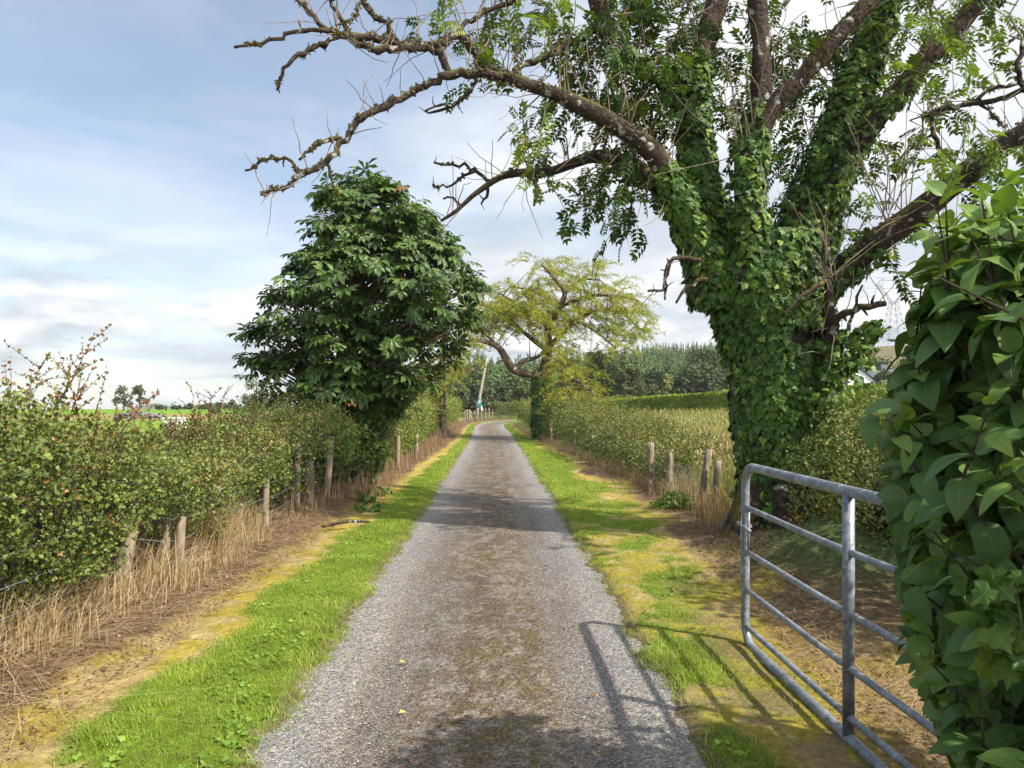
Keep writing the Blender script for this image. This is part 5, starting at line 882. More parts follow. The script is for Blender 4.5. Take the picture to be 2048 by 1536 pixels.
for i_ in range(nv):
    for j_ in range(nu):
        s_, t_ = j_ / (nu - 1), i_ / (nv - 1); L_, R_ = pt * (1 - t_) + pb1 * t_, pt * (1 - t_ ** 1.1) + pb2 * t_ ** 1.1
        q = L_ * (1 - s_) + R_ * s_; q = q + [0, -.05 * math.sin(s_ * 8 + t_ * 3) * t_ - .02, -.10 * s_ * t_]; v.append(q)
v = np.array(v); i_ = np.arange(nv - 1)[:, None] * nu + np.arange(nu - 1)[None]; fq = np.stack([i_, i_ + 1, i_ + nu + 1, i_ + nu], -1).reshape(-1, 4)
vv = v[fq].reshape(-1, 3); ci = np.arange(len(fq)); rr, cc_ = ci // (nu - 1), ci % (nu - 1); chk = ((rr // 6 + cc_ // 8) % 2).astype(float)
fm.add(vv, np.arange(len(vv)).reshape(-1, 4), np.repeat(mixc((.78, .80, .80), (.02, .42, .30), chk), 4, 0))
M_CLOTH = leaf_mat('flag_cloth', .25, .8, .1, tcol=(1, 1, 1), noise=3., amp=.08)
tag(fm.build('flag', M_CLOTH, smooth=False), 'limp green and white checked flag hanging on the leaning pole', 'flag')
# ---- left field: wall, block, log ---------------------------------------------------------------------------------------------
mb = MB(); M_WALL = rough_mat('rubble_stone', [(.3, (.10, .10, .12)), (.55, (.19, .19, .21)), (.75, (.28, .28, .28))], 3., bump=.8, dist=.05)
q0, q1 = P(232, 843, 66), P(322, 843, 66)
for k in range(150):
    t = R.random(); c = q0 * (1 - t) + q1 * t; c[2] = gz1(c[0], c[1]) + .62 * R.random() ** .8 * (.5 + .5 * math.sin(3.1 * t)) + .05; s = R.uniform(.16, .34)
    w = nrm(rv(14)); scatter(mb, (tv * np.array([1, .7, .8]), tf, None), (c + rv(1)[0] * [.05, .12, 0])[None], np.array([[1, R.normal(0, .3), R.normal(0, .15)]]), np.array([[0, 0, 1.]]), s, np.array([[.5, .5, .5]]))
tag(mb.build('stone_wall', M_WALL), 'low broken grey rubble wall out in the left field', 'wall')
q = P(350, 868, 41); blk = thing('trough', 'off-white concrete trough standing in the field behind the left hedge', 'trough', (q[0], 41, gz1(q[0], 41)))
M_CONC = rough_mat('pale_concrete', [(.3, (.55, .52, .48)), (.7, (.78, .76, .73))], 4., bump=.3); b_ = MB(); zz = gz1(q[0], 41)
box(b_, [q[0], 41, zz + .27], [.90, .8, .54]); b_.build('body', M_CONC, blk); b_ = MB()
for dx, dy, sx, sy in [(-.44, 0, .09, .90), (.44, 0, .09, .90), (0, -.41, .79, .08), (0, .41, .79, .08)]: box(b_, [q[0] + dx, 41 + dy, zz + .585], [sx, sy, .085])
b_.build('rim', M_CONC, blk)
b_ = MB(); q = np.array([[-2.98, 6.35, .12], [-2.82, 6.62, .16], [-2.70, 6.95, .15]]); tube(b_, q, [.032, .036, .026], 9, step=.06, rough=.25); tag(b_.build('fallen_branch', M_POST), 'grey dead branch lying in the dry grass at the left hedge foot', 'branch')
b_ = MB(); tube(b_, [[-2.22, 9.0, .1], [-1.98, 9.25, .12], [-1.75, 9.42, .09]], [.02, .024, .012], 7, step=.06, rough=.3); tag(b_.build('fallen_branch', M_BARK), 'short dark stick lying at the edge of the left grass verge', 'branch')
b_ = MB(); tube(b_, [[-.30, 3.72, .012], [-.24, 3.725, .016], [-.16, 3.71, .012]], [.006, .007, .004], 6); tag(b_.build('stick', M_TWIG), 'short pale stick lying on the gravel near the camera', 'stick')
for k_, (px, py, c, lb_) in enumerate([(798, 1329, (.42, .45, .10), 'pale yellow-green leaf lying on the gravel left of the lane middle'), (797, 1431, (.45, .46, .12), 'pale yellow-green leaf on the gravel close to the pale stick'), (1180, 1395, (.30, .13, .06), 'russet dead leaf on the gravel by the gate shadow')]):
    Y = H0 * F / (py - HY); b_ = MB(); scatter(b_, T_LEAF, P(px, py, Y)[None] + [0, 0, .012], np.array([[.8, .5, .05]]), np.array([[.1, -.2, 1.]]), .045, np.array(c)); tag(b_.build('fallen_leaf', M_STRAW), lb_, 'leaf')
# ---- far trees ---------------------------------------------------------------------------------------------------------------
def far_tree(name, label, px, Y, ptop, wpx, col, n=1500, leaf=.45, cat='tree', group=None, shape=.62, seed=0, gap=.38, base=None, trunk=True, zmul=1.):
    x = (px - CX) / F * Y; z0 = gz1(x, Y) if base is None else H0 - (base - HY) / F * Y; zt = H0 - (ptop - HY) / F * Y; h = zt - z0; w = wpx / F * Y / 2
    root = thing(name, label, cat, (x, Y, z0), group); b = MB(); cz = z0 + h * shape; rz = h * (1 - shape)
    k = max(6, int(n / 90)); d = nrm(rv(k)); cl = np.c_[x + d[:, 0] * w * .62, Y + d[:, 1] * w * .62, cz + d[:, 2] * np.where(d[:, 2] > 0, rz * .72, h * shape * .55 if trunk else h * shape * .8)]; cr = w * R.uniform(.30, .48, k)
    j = R.integers(0, k, n); e = nrm(rv(n)); rr = cr[j] * (1 - np.abs(R.normal(0, .25, n))); p = cl[j] + e * rr[:, None] * [1, 1, .8]; ok = (vn(p * (1.6 / max(w, .5)) * 1.5, seed) > gap - .12) & (p[:, 2] > z0 + .05) & (p[:, 2] < zt + .3); p, e = p[ok], e[ok]; m_ = len(p)
    tn = fbm(p * (1.2 / max(w, .5)), seed + 3); c = mixc(col[0], col[1], np.clip(R.random(m_) * .6 + tn * .7 - .2, 0, 1)); scatter(b, T_OVAL, p, rv(m_) + [0, 0, -.2], 1.6 * e + .55 * rv(m_) + [0, 0, .4], leaf * R.uniform(.6, 1.2, m_), c, 1.2); b.build('crown', M_FAR, root)
    if trunk:
        s = MB(); tube(s, [[x, Y, z0 - .2], [x + .05 * w, Y, z0 + h * .3], [x, Y, z0 + h * .85]], [w * .07 + .03, w * .05 + .02, .03], 7)
        for c_ in cl[:8]: tube(s, [[x, Y, z0 + h * R.uniform(.2, .45)], (np.array([x, Y, z0 + h * .5]) + c_) / 2, c_], [w * .035 + .015, w * .02 + .01, .015], 4)
        s.build('trunk', M_BARK2, root)
    return root
DG, OG, BG, YG = ((.018, .034, .009), (.058, .09, .022)), ((.045, .062, .016), (.13, .155, .042)), ((.05, .068, .028), (.12, .145, .06)), ((.15, .17, .04), (.32, .31, .08))
FT = [('oak_tree', 'tallest dark broadleaf tree standing right of the larch', 1197, 98, 696, 100, DG, 4200), ('ash_sapling', 'rounded olive green tree just right of the tallest dark tree', 1255, 92, 722, 74, OG, 3000), ('sallow_tree', 'small dark tree in a dip before the conifer hill', 1310, 104, 735, 56, DG, 1800), ('birch_tree', 'slim pale green birch in the middle of the wood edge', 1336, 95, 741, 26, YG, 900),
 ('willow_tree', 'big round grey-green willow before the conifer hill', 1396, 88, 722, 100, BG, 4200), ('oak_tree', 'broad dark tree rising behind the round willow', 1412, 118, 688, 104, DG, 3800), ('willow_tree', 'light green willow partly hidden by the ivy-clad trunk', 1446, 92, 748, 50, OG, 1500), ('hazel_bush', 'low yellow-green bush at the foot of the round willow', 1452, 84, 778, 40, YG, 900),
 ('hazel_bush', 'low olive scrub bush left of the slim birch', 1290, 88, 764, 60, OG, 1300), ('hazel_bush', 'low dark scrub bush right of the slim birch', 1352, 86, 766, 44, DG, 900), ('alder_tree', 'dark alder seen through the drooping larch', 1140, 96, 742, 66, DG, 1800),
 ('birch_tree', 'feathery birch between the ivy larch trunk and the leaning pole', 1046, 90, 756, 46, OG, 1400), ('birch_tree', 'feathery grey-green birch just right of the leaning pole', 1003, 94, 764, 50, BG, 1400), ('alder_tree', 'grey-green alder directly behind the leaning pole', 962, 92, 762, 50, BG, 1500), ('alder_tree', 'grey-green alder between the two poles', 918, 90, 756, 50, BG, 1500), ('alder_tree', 'grey-green alder just left of the dark pole', 872, 88, 752, 54, OG, 1500), ('birch_tree', 'pale scrubby birch behind the yellow-green hedge', 826, 86, 758, 52, OG, 1400),
 ('hazel_bush', 'dark brown-green bush below the larch drooping branch', 1125, 60, 772, 74, ((.07, .07, .02), (.17, .15, .04)), 1400), ('elder_bush', 'small rounded blue-green bush on top of the clipped conifer hedge', 1333, 72, 781, 26, ((.09, .13, .05), (.16, .22, .09)), 700),
 ('sycamore_tree', 'dark tree behind the white house at the right', 1745, 120, 700, 90, DG, 2200), ('sycamore_tree', 'dark round tree at the skyline behind the lilac', 1850, 110, 690, 120, OG, 2600), ('hazel_bush', 'green shrub right of the white house', 1765, 74, 735, 60, OG, 1400), ('hazel_bush', 'green shrub left of the white house', 1690, 76, 742, 30, OG, 800)]
for i_, (nm, lb_, px, Y, pt_, w_, col, n) in enumerate(FT): far_tree(nm, lb_, px, Y, pt_, w_, col, n, leaf=.34 if Y > 80 else .22, cat='bush' if 'bush' in nm else 'tree', seed=i_ * 7, gap=.34, shape=.5 if w_ < 60 else .55)
FL = [('ash_sapling', 'thin airy field tree, the wider left one of the pair in the left field', 247, 150, 772, 44, BG, 800), ('ash_sapling', 'thin airy field tree, the taller right one of the pair in the left field', 279, 150, 765, 34, BG, 700), ('hawthorn_tree', 'small lone bush on the left skyline right of the field trees', 321, 178, 811, 20, DG, 300), ('hawthorn_tree', 'rounded tree at the left end of the distant hedgerow', 353, 180, 810, 26, DG, 420), ('hawthorn_tree', 'taller rounded tree in the distant hedgerow', 374, 182, 808, 24, DG, 420), ('hawthorn_tree', 'broad low tree in the distant hedgerow behind the red shoots', 408, 182, 812, 40, OG, 500), ('hawthorn_tree', 'dark hummocky tree in the distant hedgerow', 440, 180, 807, 36, DG, 600), ('hawthorn_tree', 'tall tree at the right of the distant hedgerow by the chestnut', 466, 176, 800, 26, OG, 500), ('hawthorn_tree', 'rounded bush in the rough strip of the left field', 430, 100, 816, 20, OG, 360), ('willow_tree', 'pale grey-green willow peeping out left of the chestnut', 512, 70, 745, 60, ((.07, .10, .05), (.15, .18, .09)), 1500), ('hawthorn_tree', 'dark hedgerow tree half hidden behind the chestnut', 545, 150, 798, 60, DG, 800)]
for i_, (nm, lb_, px, Y, pt_, w_, col, n) in enumerate(FL): far_tree(nm, lb_, px, Y, pt_, w_, col, n, leaf=.42 if Y > 90 else .2, seed=i_ * 5 + 200, gap=.42 if Y == 150 else .34, shape=.5)
# the plantation: countless spruces up the hill, one mass
mb = MB(); Yr = R.uniform(112, 262, 3400); pxr = R.uniform(640, 1660, 3400); pxr = np.where(Yr < 135, np.clip(pxr, 0, 1250 + 0 * pxr), pxr)
tt = np.linspace(0, 1, 9)
for Y, px in zip(Yr, pxr):
    x = (px - CX) / F * Y; 
    if x < -.27 * Y: continue
    h = R.uniform(6.5, 9.5); z0 = gz1(x, Y); k = 60; t = R.random(k) ** .75; a = R.random(k) * 6.283; rad = (1 - t) * h * .19 + .1
    dr = np.c_[np.cos(a), np.sin(a), np.full(k, -.25)]; c0 = np.c_[np.full(k, x), np.full(k, Y), z0 + h * (.04 + .95 * t)]
    w = rad * .42; s_ = np.c_[-np.sin(a), np.cos(a), 0 * a]; v = np.stack([c0 + [0, 0, .25], c0 + dr * rad[:, None] * .7 + s_ * w[:, None], c0 + dr * rad[:, None] * 1.1, c0 + dr * rad[:, None] * .7 - s_ * w[:, None]], 1)
    g = R.random(); mb.add(v.reshape(-1, 3), np.arange(4 * k).reshape(-1, 4), np.repeat(mixc((.065, .105, .038), (.15, .20, .065), np.clip(R.random(k) * .5 + g * .5, 0, 1)), 4, 0))
tag(mb.build('spruce_plantation', M_FAR), 'dense dark spruce plantation covering the hill behind the lane', 'forest', kind='stuff')
# far hills on the left horizon
mb = MB(); M_HILL = rough_mat('far_hill', [(.3, (.07, .10, .07)), (.7, (.14, .16, .10))], .02, bump=0.)
n = 90; pxs = np.linspace(-600, 760, n); hh = 805 + 17 - 14 * np.exp(-((pxs - 310) / 42) ** 2) - 15 * np.exp(-((pxs - 430) / 60) ** 2) - 9 * np.exp(-((pxs - 560) / 90) ** 2) - 6 * np.exp(-((pxs - 700) / 60) ** 2) + 3 * (fbm(np.c_[pxs * .03, pxs * 0], 5) - .5)
rows = []
for Yh, f_ in [(700, 0), (780, .7), (840, 1), (880, .6), (895, 0)]: rows.append(np.stack([P(p_, 805, Yh) * [1, 1, 0] + [0, 0, (H0 - (y_ - 805) / F * 840 + 28) * f_ - 28] for p_, y_ in zip(pxs, hh)]))
v = np.vstack(rows); i_ = np.arange(4)[:, None] * n + np.arange(n - 1)[None]; mb.add(v, np.stack([i_, i_ + 1, i_ + n + 1, i_ + n], -1).reshape(-1, 4)); tag(mb.build('hills', M_HILL, smooth=True), kind='structure')
# clipped conifer hedge across the right field
chp = [(1035, 64), (1130, 62), (1240, 60), (1350, 56), (1460, 52), (1560, 50), (1680, 49), (1800, 48), (1960, 47)]; tops = [808, 806, 801, 794, 786.5, 782, 776, 772, 768]
n = 34000; s = R.random(n); pxv = 1035 + 925 * s; Yv = np.interp(pxv, [c[0] for c in chp], [c[1] for c in chp]); zt = H0 - (np.interp(pxv, [c[0] for c in chp], tops) - HY) / F * Yv + .10 * (fbm(np.c_[pxv * .06, pxv * 0], 9) - .5)
face = R.random(n); x = (pxv - CX) / F * Yv; zg = gz(x, Yv); k = face < .62; yy = np.where(k, Yv - .55, Yv - .55 + 1.1 * R.random(n)); z = np.where(k, zg + (zt - zg) * R.random(n), zt); lp = (fbm(np.c_[x, z * 1.5, yy * 0] * 1.2, 13) - .5) * .3
p = np.c_[x, yy - lp * k, z + lp * .4 * ~k + .03 * R.normal(size=n)]; e = np.where(k[:, None], [0, -1., .2], [0, 0, 1.])
root = thing('conifer_hedge', 'long clipped bright green conifer hedge across the far side of the meadow', 'hedge', (10, 56, .5)); mb = MB()
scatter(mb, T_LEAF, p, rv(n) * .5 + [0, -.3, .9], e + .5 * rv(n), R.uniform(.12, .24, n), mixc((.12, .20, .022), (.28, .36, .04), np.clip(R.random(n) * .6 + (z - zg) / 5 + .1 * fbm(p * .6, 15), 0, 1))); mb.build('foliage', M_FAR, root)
mb = MB()
for px in np.linspace(1040, 1950, 60): Y = np.interp(px, [c[0] for c in chp], [c[1] for c in chp]); x = (px - CX) / F * Y; g_ = gz1(x, Y); tube(mb, [[x, Y, g_ - .1], [x, Y, g_ + 1.]], .06, 5)
mb.build('stems', M_STEM, root)
# ---- white house --------------------------------------------------------------------------------------------------------------
HXc, HYc = (1728 - CX) / F * 82, 82; hz = gz1(HXc, HYc); ho = thing('house', 'white gabled house half hidden behind the ash trunk', 'house', (HXc, HYc, hz))
M_RENDER = rough_mat('white_render', [(.3, (.72, .72, .70)), (.7, (.82, .82, .81))], 2., bump=.1); M_SLATE = rough_mat('roof_slate', [(.3, (.06, .065, .075)), (.7, (.13, .135, .15))], 8., stretch=(1, 1, 4), bump=.3); M_PANE = rough_mat('window_glass', [(.3, (.02, .025, .03)), (.7, (.05, .06, .07))], 1., rough=.08, bump=0., spec=.6); M_FRAME = rough_mat('white_frame', [(.3, (.75, .75, .75)), (.7, (.82, .82, .82))], 2., bump=0.)
HB = hz
def tri_prism(mb, x0, x1, xm, z0, z1, y0, y1): mb.add([[x0, y0, z0], [x1, y0, z0], [xm, y0, z1], [x0, y1, z0], [x1, y1, z0], [xm, y1, z1]], [np.array([[0, 1, 2], [5, 4, 3]]), np.array([[0, 3, 4, 1], [1, 4, 5, 2], [2, 5, 3, 0]])])
b_ = MB(); box(b_, [HXc + .5, HYc + 2.5, hz + 1.3], [9.0, 5., 2.8]); tri_prism(b_, HXc - 3.05, HXc + 1.25, HXc - .9, hz + 2.702, hz + 4.55, HYc - .9, HYc + 2.4); box(b_, [HXc - .9, HYc - .45, hz + 1.3], [4.3, .9 - .004, 2.8]); b_.build('wall', M_RENDER, ho)
b_ = MB(); tri_prism(b_, HXc - 4.4, HXc + 5.4, HXc + .5, hz + 2.704, hz + 2.71, HYc - .3, HYc + 5.3)
b_ = MB(); b_.add([[HXc - 4.3, HYc - .3, hz + 2.68], [HXc + 5.3, HYc - .3, hz + 2.68], [HXc + 5.3, HYc + 2.5, hz + 4.5], [HXc - 4.3, HYc + 2.5, hz + 4.5], [HXc - 4.3, HYc + 5.3, hz + 2.68], [HXc + 5.3, HYc + 5.3, hz + 2.68]], [np.array([[0, 1, 2, 3], [3, 2, 5, 4]]), np.array([[0, 3, 4], [1, 5, 2]])])
for s_ in (-1, 1): b_.add([[HXc - .9, HYc - 1.1, hz + 4.66], [HXc - .9, HYc + 2.4, hz + 4.66], [HXc - .9 + s_ * 2.45, HYc + 2.4, hz + 2.62], [HXc - .9 + s_ * 2.45, HYc - 1.1, hz + 2.62], [HXc - .9, HYc - 1.1, hz + 4.56], [HXc - .9 + s_ * 2.45, HYc - 1.1, hz + 2.52]], [np.array([[0, 1, 2, 3], [0, 3, 5, 4]])])
rf = b_.build('roof', M_SLATE, ho); b_ = MB(); box(b_, [HXc + 3.2, HYc + 2.5, hz + 4.6], [.55, .5, .9]); o_ = b_.build('chimney', M_WALL, rf)
o_.location = (0, 0, 0)
for cx_, cz_, w_, h_, yf in [(HXc - .9, hz + 3.15, 1.0, .9, HYc - .9), (HXc - 2.1, hz + 1.5, 1.1, 1.1, HYc - .9), (HXc + .35, hz + 1.5, 1.1, 1.1, HYc - .9), (HXc + 2.6, hz + 1.5, 1.4, 1.1, HYc)]:
    b_ = MB(); box(b_, [cx_, yf - .02, cz_], [w_, .05, h_]); wn = b_.build('window', M_PANE, ho); b_ = MB()
    for dx, dz, sx, sz in [(-w_ / 2, 0, .08, h_ + .08), (w_ / 2, 0, .08, h_ + .08), (0, h_ / 2, w_ - .08, .08), (0, -h_ / 2, w_ - .08, .08), (0, 0, .06, h_ - .08)]: box(b_, [cx_ + dx, yf - .05, cz_ + dz], [sx, .05, sz])
    f_ = b_.build('frame', M_FRAME, wn); f_.location = (0, 0, 0)
b_ = MB(); box(b_, [HXc - .9, HYc - .92, hz + 1.0], [.95, .05, 2.0]); b_.build('door', rough_mat('door_paint', [(.3, (.10, .03, .02)), (.7, (.14, .05, .03))], 3., bump=0.), ho)
# ---- lattice pylon -------------------------------------------------------------------------------------------------------------
PYY = 400.; PX = (1787 - CX) / F * PYY; pz = gz1(PX, PYY) - .5; py = thing('pylon', 'tall steel lattice electricity pylon on the moor skyline', 'pylon', (PX, PYY, pz))
HT = H0 - (548 - HY) / F * PYY - pz; k_ = HT / 38.
def sqz(z): return np.interp(z, [0, 24], [5.6, 1.5]) * k_
b_ = MB(); lv = np.array([0, 5.5, 10, 14, 17.5, 20.5, 24]) * k_; cr_ = lambda z, s1, s2: np.array([PX + s1 * sqz(z / k_), PYY + s2 * sqz(z / k_), pz + z]); tr = .13
for a_, c_ in zip(lv[:-1], lv[1:]):
    for s1, s2 in [(-1, -1), (1, -1), (1, 1), (-1, 1)]: bar(b_, cr_(a_, s1, s2), cr_(c_, s1, s2), tr)
    for (p_, q_) in [((-1, -1), (1, -1)), ((1, -1), (1, 1)), ((1, 1), (-1, 1)), ((-1, 1), (-1, -1))]: bar(b_, cr_(a_, *p_), cr_(c_, *q_), .08); bar(b_, cr_(a_, *q_), cr_(c_, *p_), .08); bar(b_, cr_(c_, *p_), cr_(c_, *q_), .07)
b_.build('tower_body', M_GALV, py)
z1, z2, z3 = 24 * k_, 31.5 * k_, 34.5 * k_
for s in (-1, 1):      # the two arms of the head
    b_ = MB(); A_ = [np.array([PX + s * 1.5 * k_, PYY + d * 1.2, pz + z1]) for d in (-1, 1)] + [np.array([PX - s * .2, PYY + d * 1.2, pz + z1 - 2.]) for d in (-1, 1)]; E_ = [np.array([PX + s * 8.4 * k_, PYY + d * .8, pz + z2 + 1.4]) for d in (-1, 1)]; I_ = [np.array([PX + s * 6.0 * k_, PYY + d * .8, pz + z2]) for d in (-1, 1)]
    T_ = np.array([PX + s * 5.2 * k_, PYY, pz + z3 + 1.6])
    for d in (0, 1):
        bar(b_, A_[d], E_[d], .12); bar(b_, A_[d + 2], I_[d], .11); bar(b_, E_[d], T_, .11); bar(b_, I_[d], T_, .08); bar(b_, E_[d], I_[d], .08)
        for t in np.linspace(0, .85, 5): bar(b_, A_[d] * (1 - t) + E_[d] * t, A_[d + 2] * (1 - t - .15) + I_[d] * (t + .15), .06); bar(b_, A_[d + 2] * (1 - t) + I_[d] * t, A_[d] * (1 - t - .1) + E_[d] * (t + .1), .06)
    b_.build('arm', M_GALV, py)
b_ = MB()
for dz, dy in [(0, -.6), (0, .6), (1.3, 0)]: bar(b_, [PX - 9.5 * k_ if dz else PX - 5.4 * k_, PYY + dy, pz + z3 + .4 + dz], [PX + (9.5 if dz else 5.4) * k_, PYY + dy, pz + z3 + .4 + dz], .10)
for t in np.linspace(-5, 5, 9): bar(b_, [PX + t * k_, PYY - .6, pz + z3 + .4], [PX + (t + .6) * k_, PYY, pz + z3 + 1.7], .06)
bar(b_, [PX - 9.5 * k_, PYY, pz + z2 - 1], [PX + 9.5 * k_, PYY, pz + z2 - 1], .09); b_.build('crossarm', M_GALV, py)
for dx in (-9.2, 0, 9.2):
    b_ = MB(); zt_ = pz + (z2 - 1 if dx else z3 + .4); bar(b_, [PX + dx * k_, PYY, zt_], [PX + dx * k_, PYY, zt_ - 4.2], .13); b_.build('insulator', M_GALV, py)
    b_ = MB(); c = np.array([PX + dx * k_, PYY, zt_ - 4.2]); s_ = np.linspace(-1, 1, 41)[:, None]; q = c + s_ * np.array([170., 90., 0]) + np.array([0, 0, 6.]) * (s_ ** 2 * 1. - np.abs(s_) * 2.2); tube(b_, q, .045, 4); b_.build('power_line', M_WIRE, py)
b_ = MB(); bar(b_, [PX, PYY, pz + z3 + 1.6], [PX, PYY, pz + z3 + 7], .09); b_.build('mast', M_GALV, py)

# ---- sky, sun, haze, camera -------------------------------------------------------------------------------------------------------
SUN = nrm(np.array([.85, -.54, 1.0])); el = math.asin(SUN[2]); az = math.atan2(SUN[0], SUN[1])
w = bpy.data.worlds.new('World'); sc.world = w; w.use_nodes = True; t = w.node_tree; t.nodes.clear()
N = lambda k, **kw: mk(t, k, **kw); L = t.links.new
sk = N('TexSky', sky_type='NISHITA', sun_disc=False, sun_elevation=el, sun_rotation=az, altitude=60., air_density=1.0, dust_density=.6, ozone_density=1.3)
tc = N('TexCoord'); sp = N('SeparateXYZ'); L(tc.outputs['Generated'], sp.inputs[0])
zc = N('Math', operation='MAXIMUM', i_1=0.); L(sp.outputs[2], zc.inputs[0]); za = N('Math', operation='ADD', i_1=.11); L(zc.outputs[0], za.inputs[0])
dx = N('Math', operation='DIVIDE'); L(sp.outputs[0], dx.inputs[0]); L(za.outputs[0], dx.inputs[1]); dy = N('Math', operation='DIVIDE'); L(sp.outputs[1], dy.inputs[0]); L(za.outputs[0], dy.inputs[1])
cb_ = N('CombineXYZ'); L(dx.outputs[0], cb_.inputs[0]); L(dy.outputs[0], cb_.inputs[1])
# high thin sheet: stretched along one way, thicker to the right
mp = N('Mapping'); mp.inputs['Location'].default_value = CLOUD_OFF; mp.inputs['Scale'].default_value = (.55, .55, 1); mp.inputs['Rotation'].default_value = (0, 0, .5); L(cb_.outputs[0], mp.inputs[0])
n1 = N('TexNoise', i_Scale=1.4, i_Detail=8., i_Roughness=.58, i_Distortion=.4); L(mp.outputs[0], n1.inputs['Vector'])
bi = N('Math', operation='MULTIPLY_ADD', i_1=.40, i_2=.02); L(sp.outputs[0], bi.inputs[0]); s1 = N('Math', operation='ADD'); L(n1.outputs['Fac'], s1.inputs[0]); L(bi.outputs[0], s1.inputs[1])
hz_ = N('MapRange'); hz_.inputs['From Min'].default_value = .0; hz_.inputs['From Max'].default_value = .35; hz_.inputs['To Min'].default_value = .16; hz_.inputs['To Max'].default_value = 0.; L(sp.outputs[2], hz_.inputs[0])
s2 = N('Math', operation='ADD'); L(s1.outputs[0], s2.inputs[0]); L(hz_.outputs[0], s2.inputs[1])
c1 = ramp(N('ValToRGB'), [(.32, (.22, .22, .22)), (.48, (.58, .58, .58)), (.62, (.98, .98, .98))]); L(s2.outputs[0], c1.inputs[0])
# brightness of the sheet: white breaks and greyer bodies
mp2 = N('Mapping'); mp2.inputs['Location'].default_value = (3.1, 8.2, 0); mp2.inputs['Scale'].default_value = (.8, .8, 1); L(cb_.outputs[0], mp2.inputs[0]); n2 = N('TexNoise', i_Scale=1.1, i_Detail=6., i_Roughness=.5); L(mp2.outputs[0], n2.inputs['Vector'])
c2 = ramp(N('ValToRGB'), [(.40, SHEET[0]), (.58, SHEET[1])]); L(n2.outputs['Fac'], c2.inputs[0])
m1 = N('Mix', data_type='RGBA'); L(c1.outputs[0], m1.inputs[0]); L(sk.outputs[0], m1.inputs[6]); L(c2.outputs[0], m1.inputs[7])
# low cumulus banks near the horizon
mp3 = N('Mapping'); mp3.inputs['Scale'].default_value = (5.2, 5.2, 17.); mp3.inputs['Location'].default_value = CUM_OFF; L(tc.outputs['Generated'], mp3.inputs[0]); n3 = N('TexNoise', i_Scale=1.0, i_Detail=8., i_Roughness=.52); L(mp3.outputs[0], n3.inputs['Vector'])
bd = ramp(N('ValToRGB'), [(.0, (.35, .35, .35)), (.05, (1, 1, 1)), (.13, (.85, .85, .85)), (.20, (0, 0, 0))]); L(sp.outputs[2], bd.inputs[0])
th = ramp(N('ValToRGB'), [(.43, (0, 0, 0)), (.53, (1, 1, 1))]); L(n3.outputs['Fac'], th.inputs[0]); cu = N('Math', operation='MULTIPLY'); L(bd.outputs[0], cu.inputs[0]); L(th.outputs[0], cu.inputs[1]); cu2 = N('Math', operation='MULTIPLY', i_1=.92); L(cu.outputs[0], cu2.inputs[0])
mp4 = N('Mapping'); mp4.inputs['Scale'].default_value = (5.2, 5.2, 17.); mp4.inputs['Location'].default_value = (CUM_OFF[0], CUM_OFF[1], CUM_OFF[2] + .45); L(tc.outputs['Generated'], mp4.inputs[0]); n4 = N('TexNoise', i_Scale=1.0, i_Detail=8., i_Roughness=.52); L(mp4.outputs[0], n4.inputs['Vector'])
df = N('Math', operation='SUBTRACT'); L(n3.outputs['Fac'], df.inputs[0]); L(n4.outputs['Fac'], df.inputs[1]); d2 = N('Math', operation='ADD', i_1=.5); L(df.outputs[0], d2.inputs[0]); c4 = ramp(N('ValToRGB'), [(.44, CUMC[1]), (.58, CUMC[0])]); L(d2.outputs[0], c4.inputs[0])
m2 = N('Mix', data_type='RGBA'); L(cu2.outputs[0], m2.inputs[0]); L(m1.outputs[2], m2.inputs[6]); L(c4.outputs[0], m2.inputs[7])
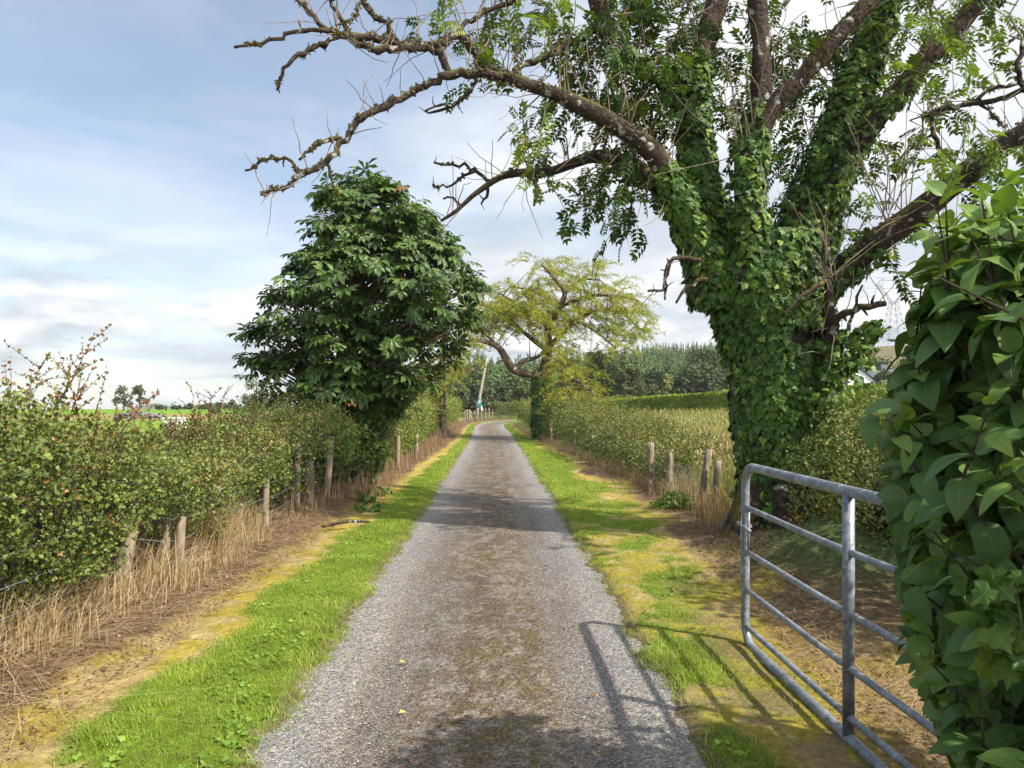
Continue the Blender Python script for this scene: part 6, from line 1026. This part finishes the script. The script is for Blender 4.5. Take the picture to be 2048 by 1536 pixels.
sm = N('VectorMath', operation='DOT_PRODUCT'); sm.inputs[1].default_value = tuple(SUN); L(tc.outputs['Generated'], sm.inputs[0]); sg = N('MapRange'); sg.inputs['From Min'].default_value = .35; sg.inputs['From Max'].default_value = .95; sg.inputs['To Min'].default_value = 1.; sg.inputs['To Max'].default_value = 2.2; L(sm.outputs['Value'], sg.inputs[0])      # sky brightened round the sun behind the camera, added to fill the shadows
sx = N('Mix', data_type='RGBA', blend_type='MULTIPLY'); sx.inputs[0].default_value = 1; L(m2.outputs[2], sx.inputs[6]); L(sg.outputs[0], sx.inputs[7]); m2 = sx
bg = N('Background', i_Strength=SKY_K); L(m2.outputs[2], bg.inputs['Color']); o = N('OutputWorld'); L(bg.outputs[0], o.inputs[0])
sd = bpy.data.lights.new('sun', 'SUN'); sd.energy = SUN_E; sd.angle = math.radians(.8); sd.color = (1, .94, .84); so = bpy.data.objects.new('sun', sd); C.objects.link(so)
from mathutils import Vector
so.rotation_euler = Vector(SUN).to_track_quat('Z', 'Y').to_euler(); so.location = (20, -14, 30)
if HAZE > 0:
    m, t, N, L = nodes('haze'); pv = N('VolumePrincipled'); pv.inputs['Color'].default_value = (.86, .91, .97, 1); pv.inputs['Density'].default_value = HAZE; pv.inputs['Anisotropy'].default_value = .2
    o = N('OutputMaterial'); L(pv.outputs[0], o.inputs['Volume']); b_ = MB(); box(b_, [0, 430, 20], [2400, 1000, 110]); tag(b_.build('haze', m), 'thin pale summer haze', 'haze', kind='stuff')
cd = bpy.data.cameras.new('camera'); cam = bpy.data.objects.new('camera', cd); C.objects.link(cam); cam.location = (0, 0, H0); cam.rotation_euler = (math.pi / 2, 0, 0)
cd.sensor_width = 36; cd.lens = F / 2048 * 36; cd.shift_y = (HY - 768) / 2048; cd.clip_start = .05; cd.clip_end = 5000; sc.camera = cam
vs_ = sc.view_settings; vs_.view_transform = 'Standard'; vs_.look = 'None'; vs_.gamma = 1; vs_.use_curve_mapping = False; vs_.exposure = EXPO
cy = sc.cycles; cy.max_bounces = 7; cy.diffuse_bounces = 3; cy.glossy_bounces = 2; cy.transmission_bounces = 4; cy.transparent_max_bounces = 4; cy.volume_bounces = 0; cy.caustics_reflective = False; cy.caustics_refractive = False
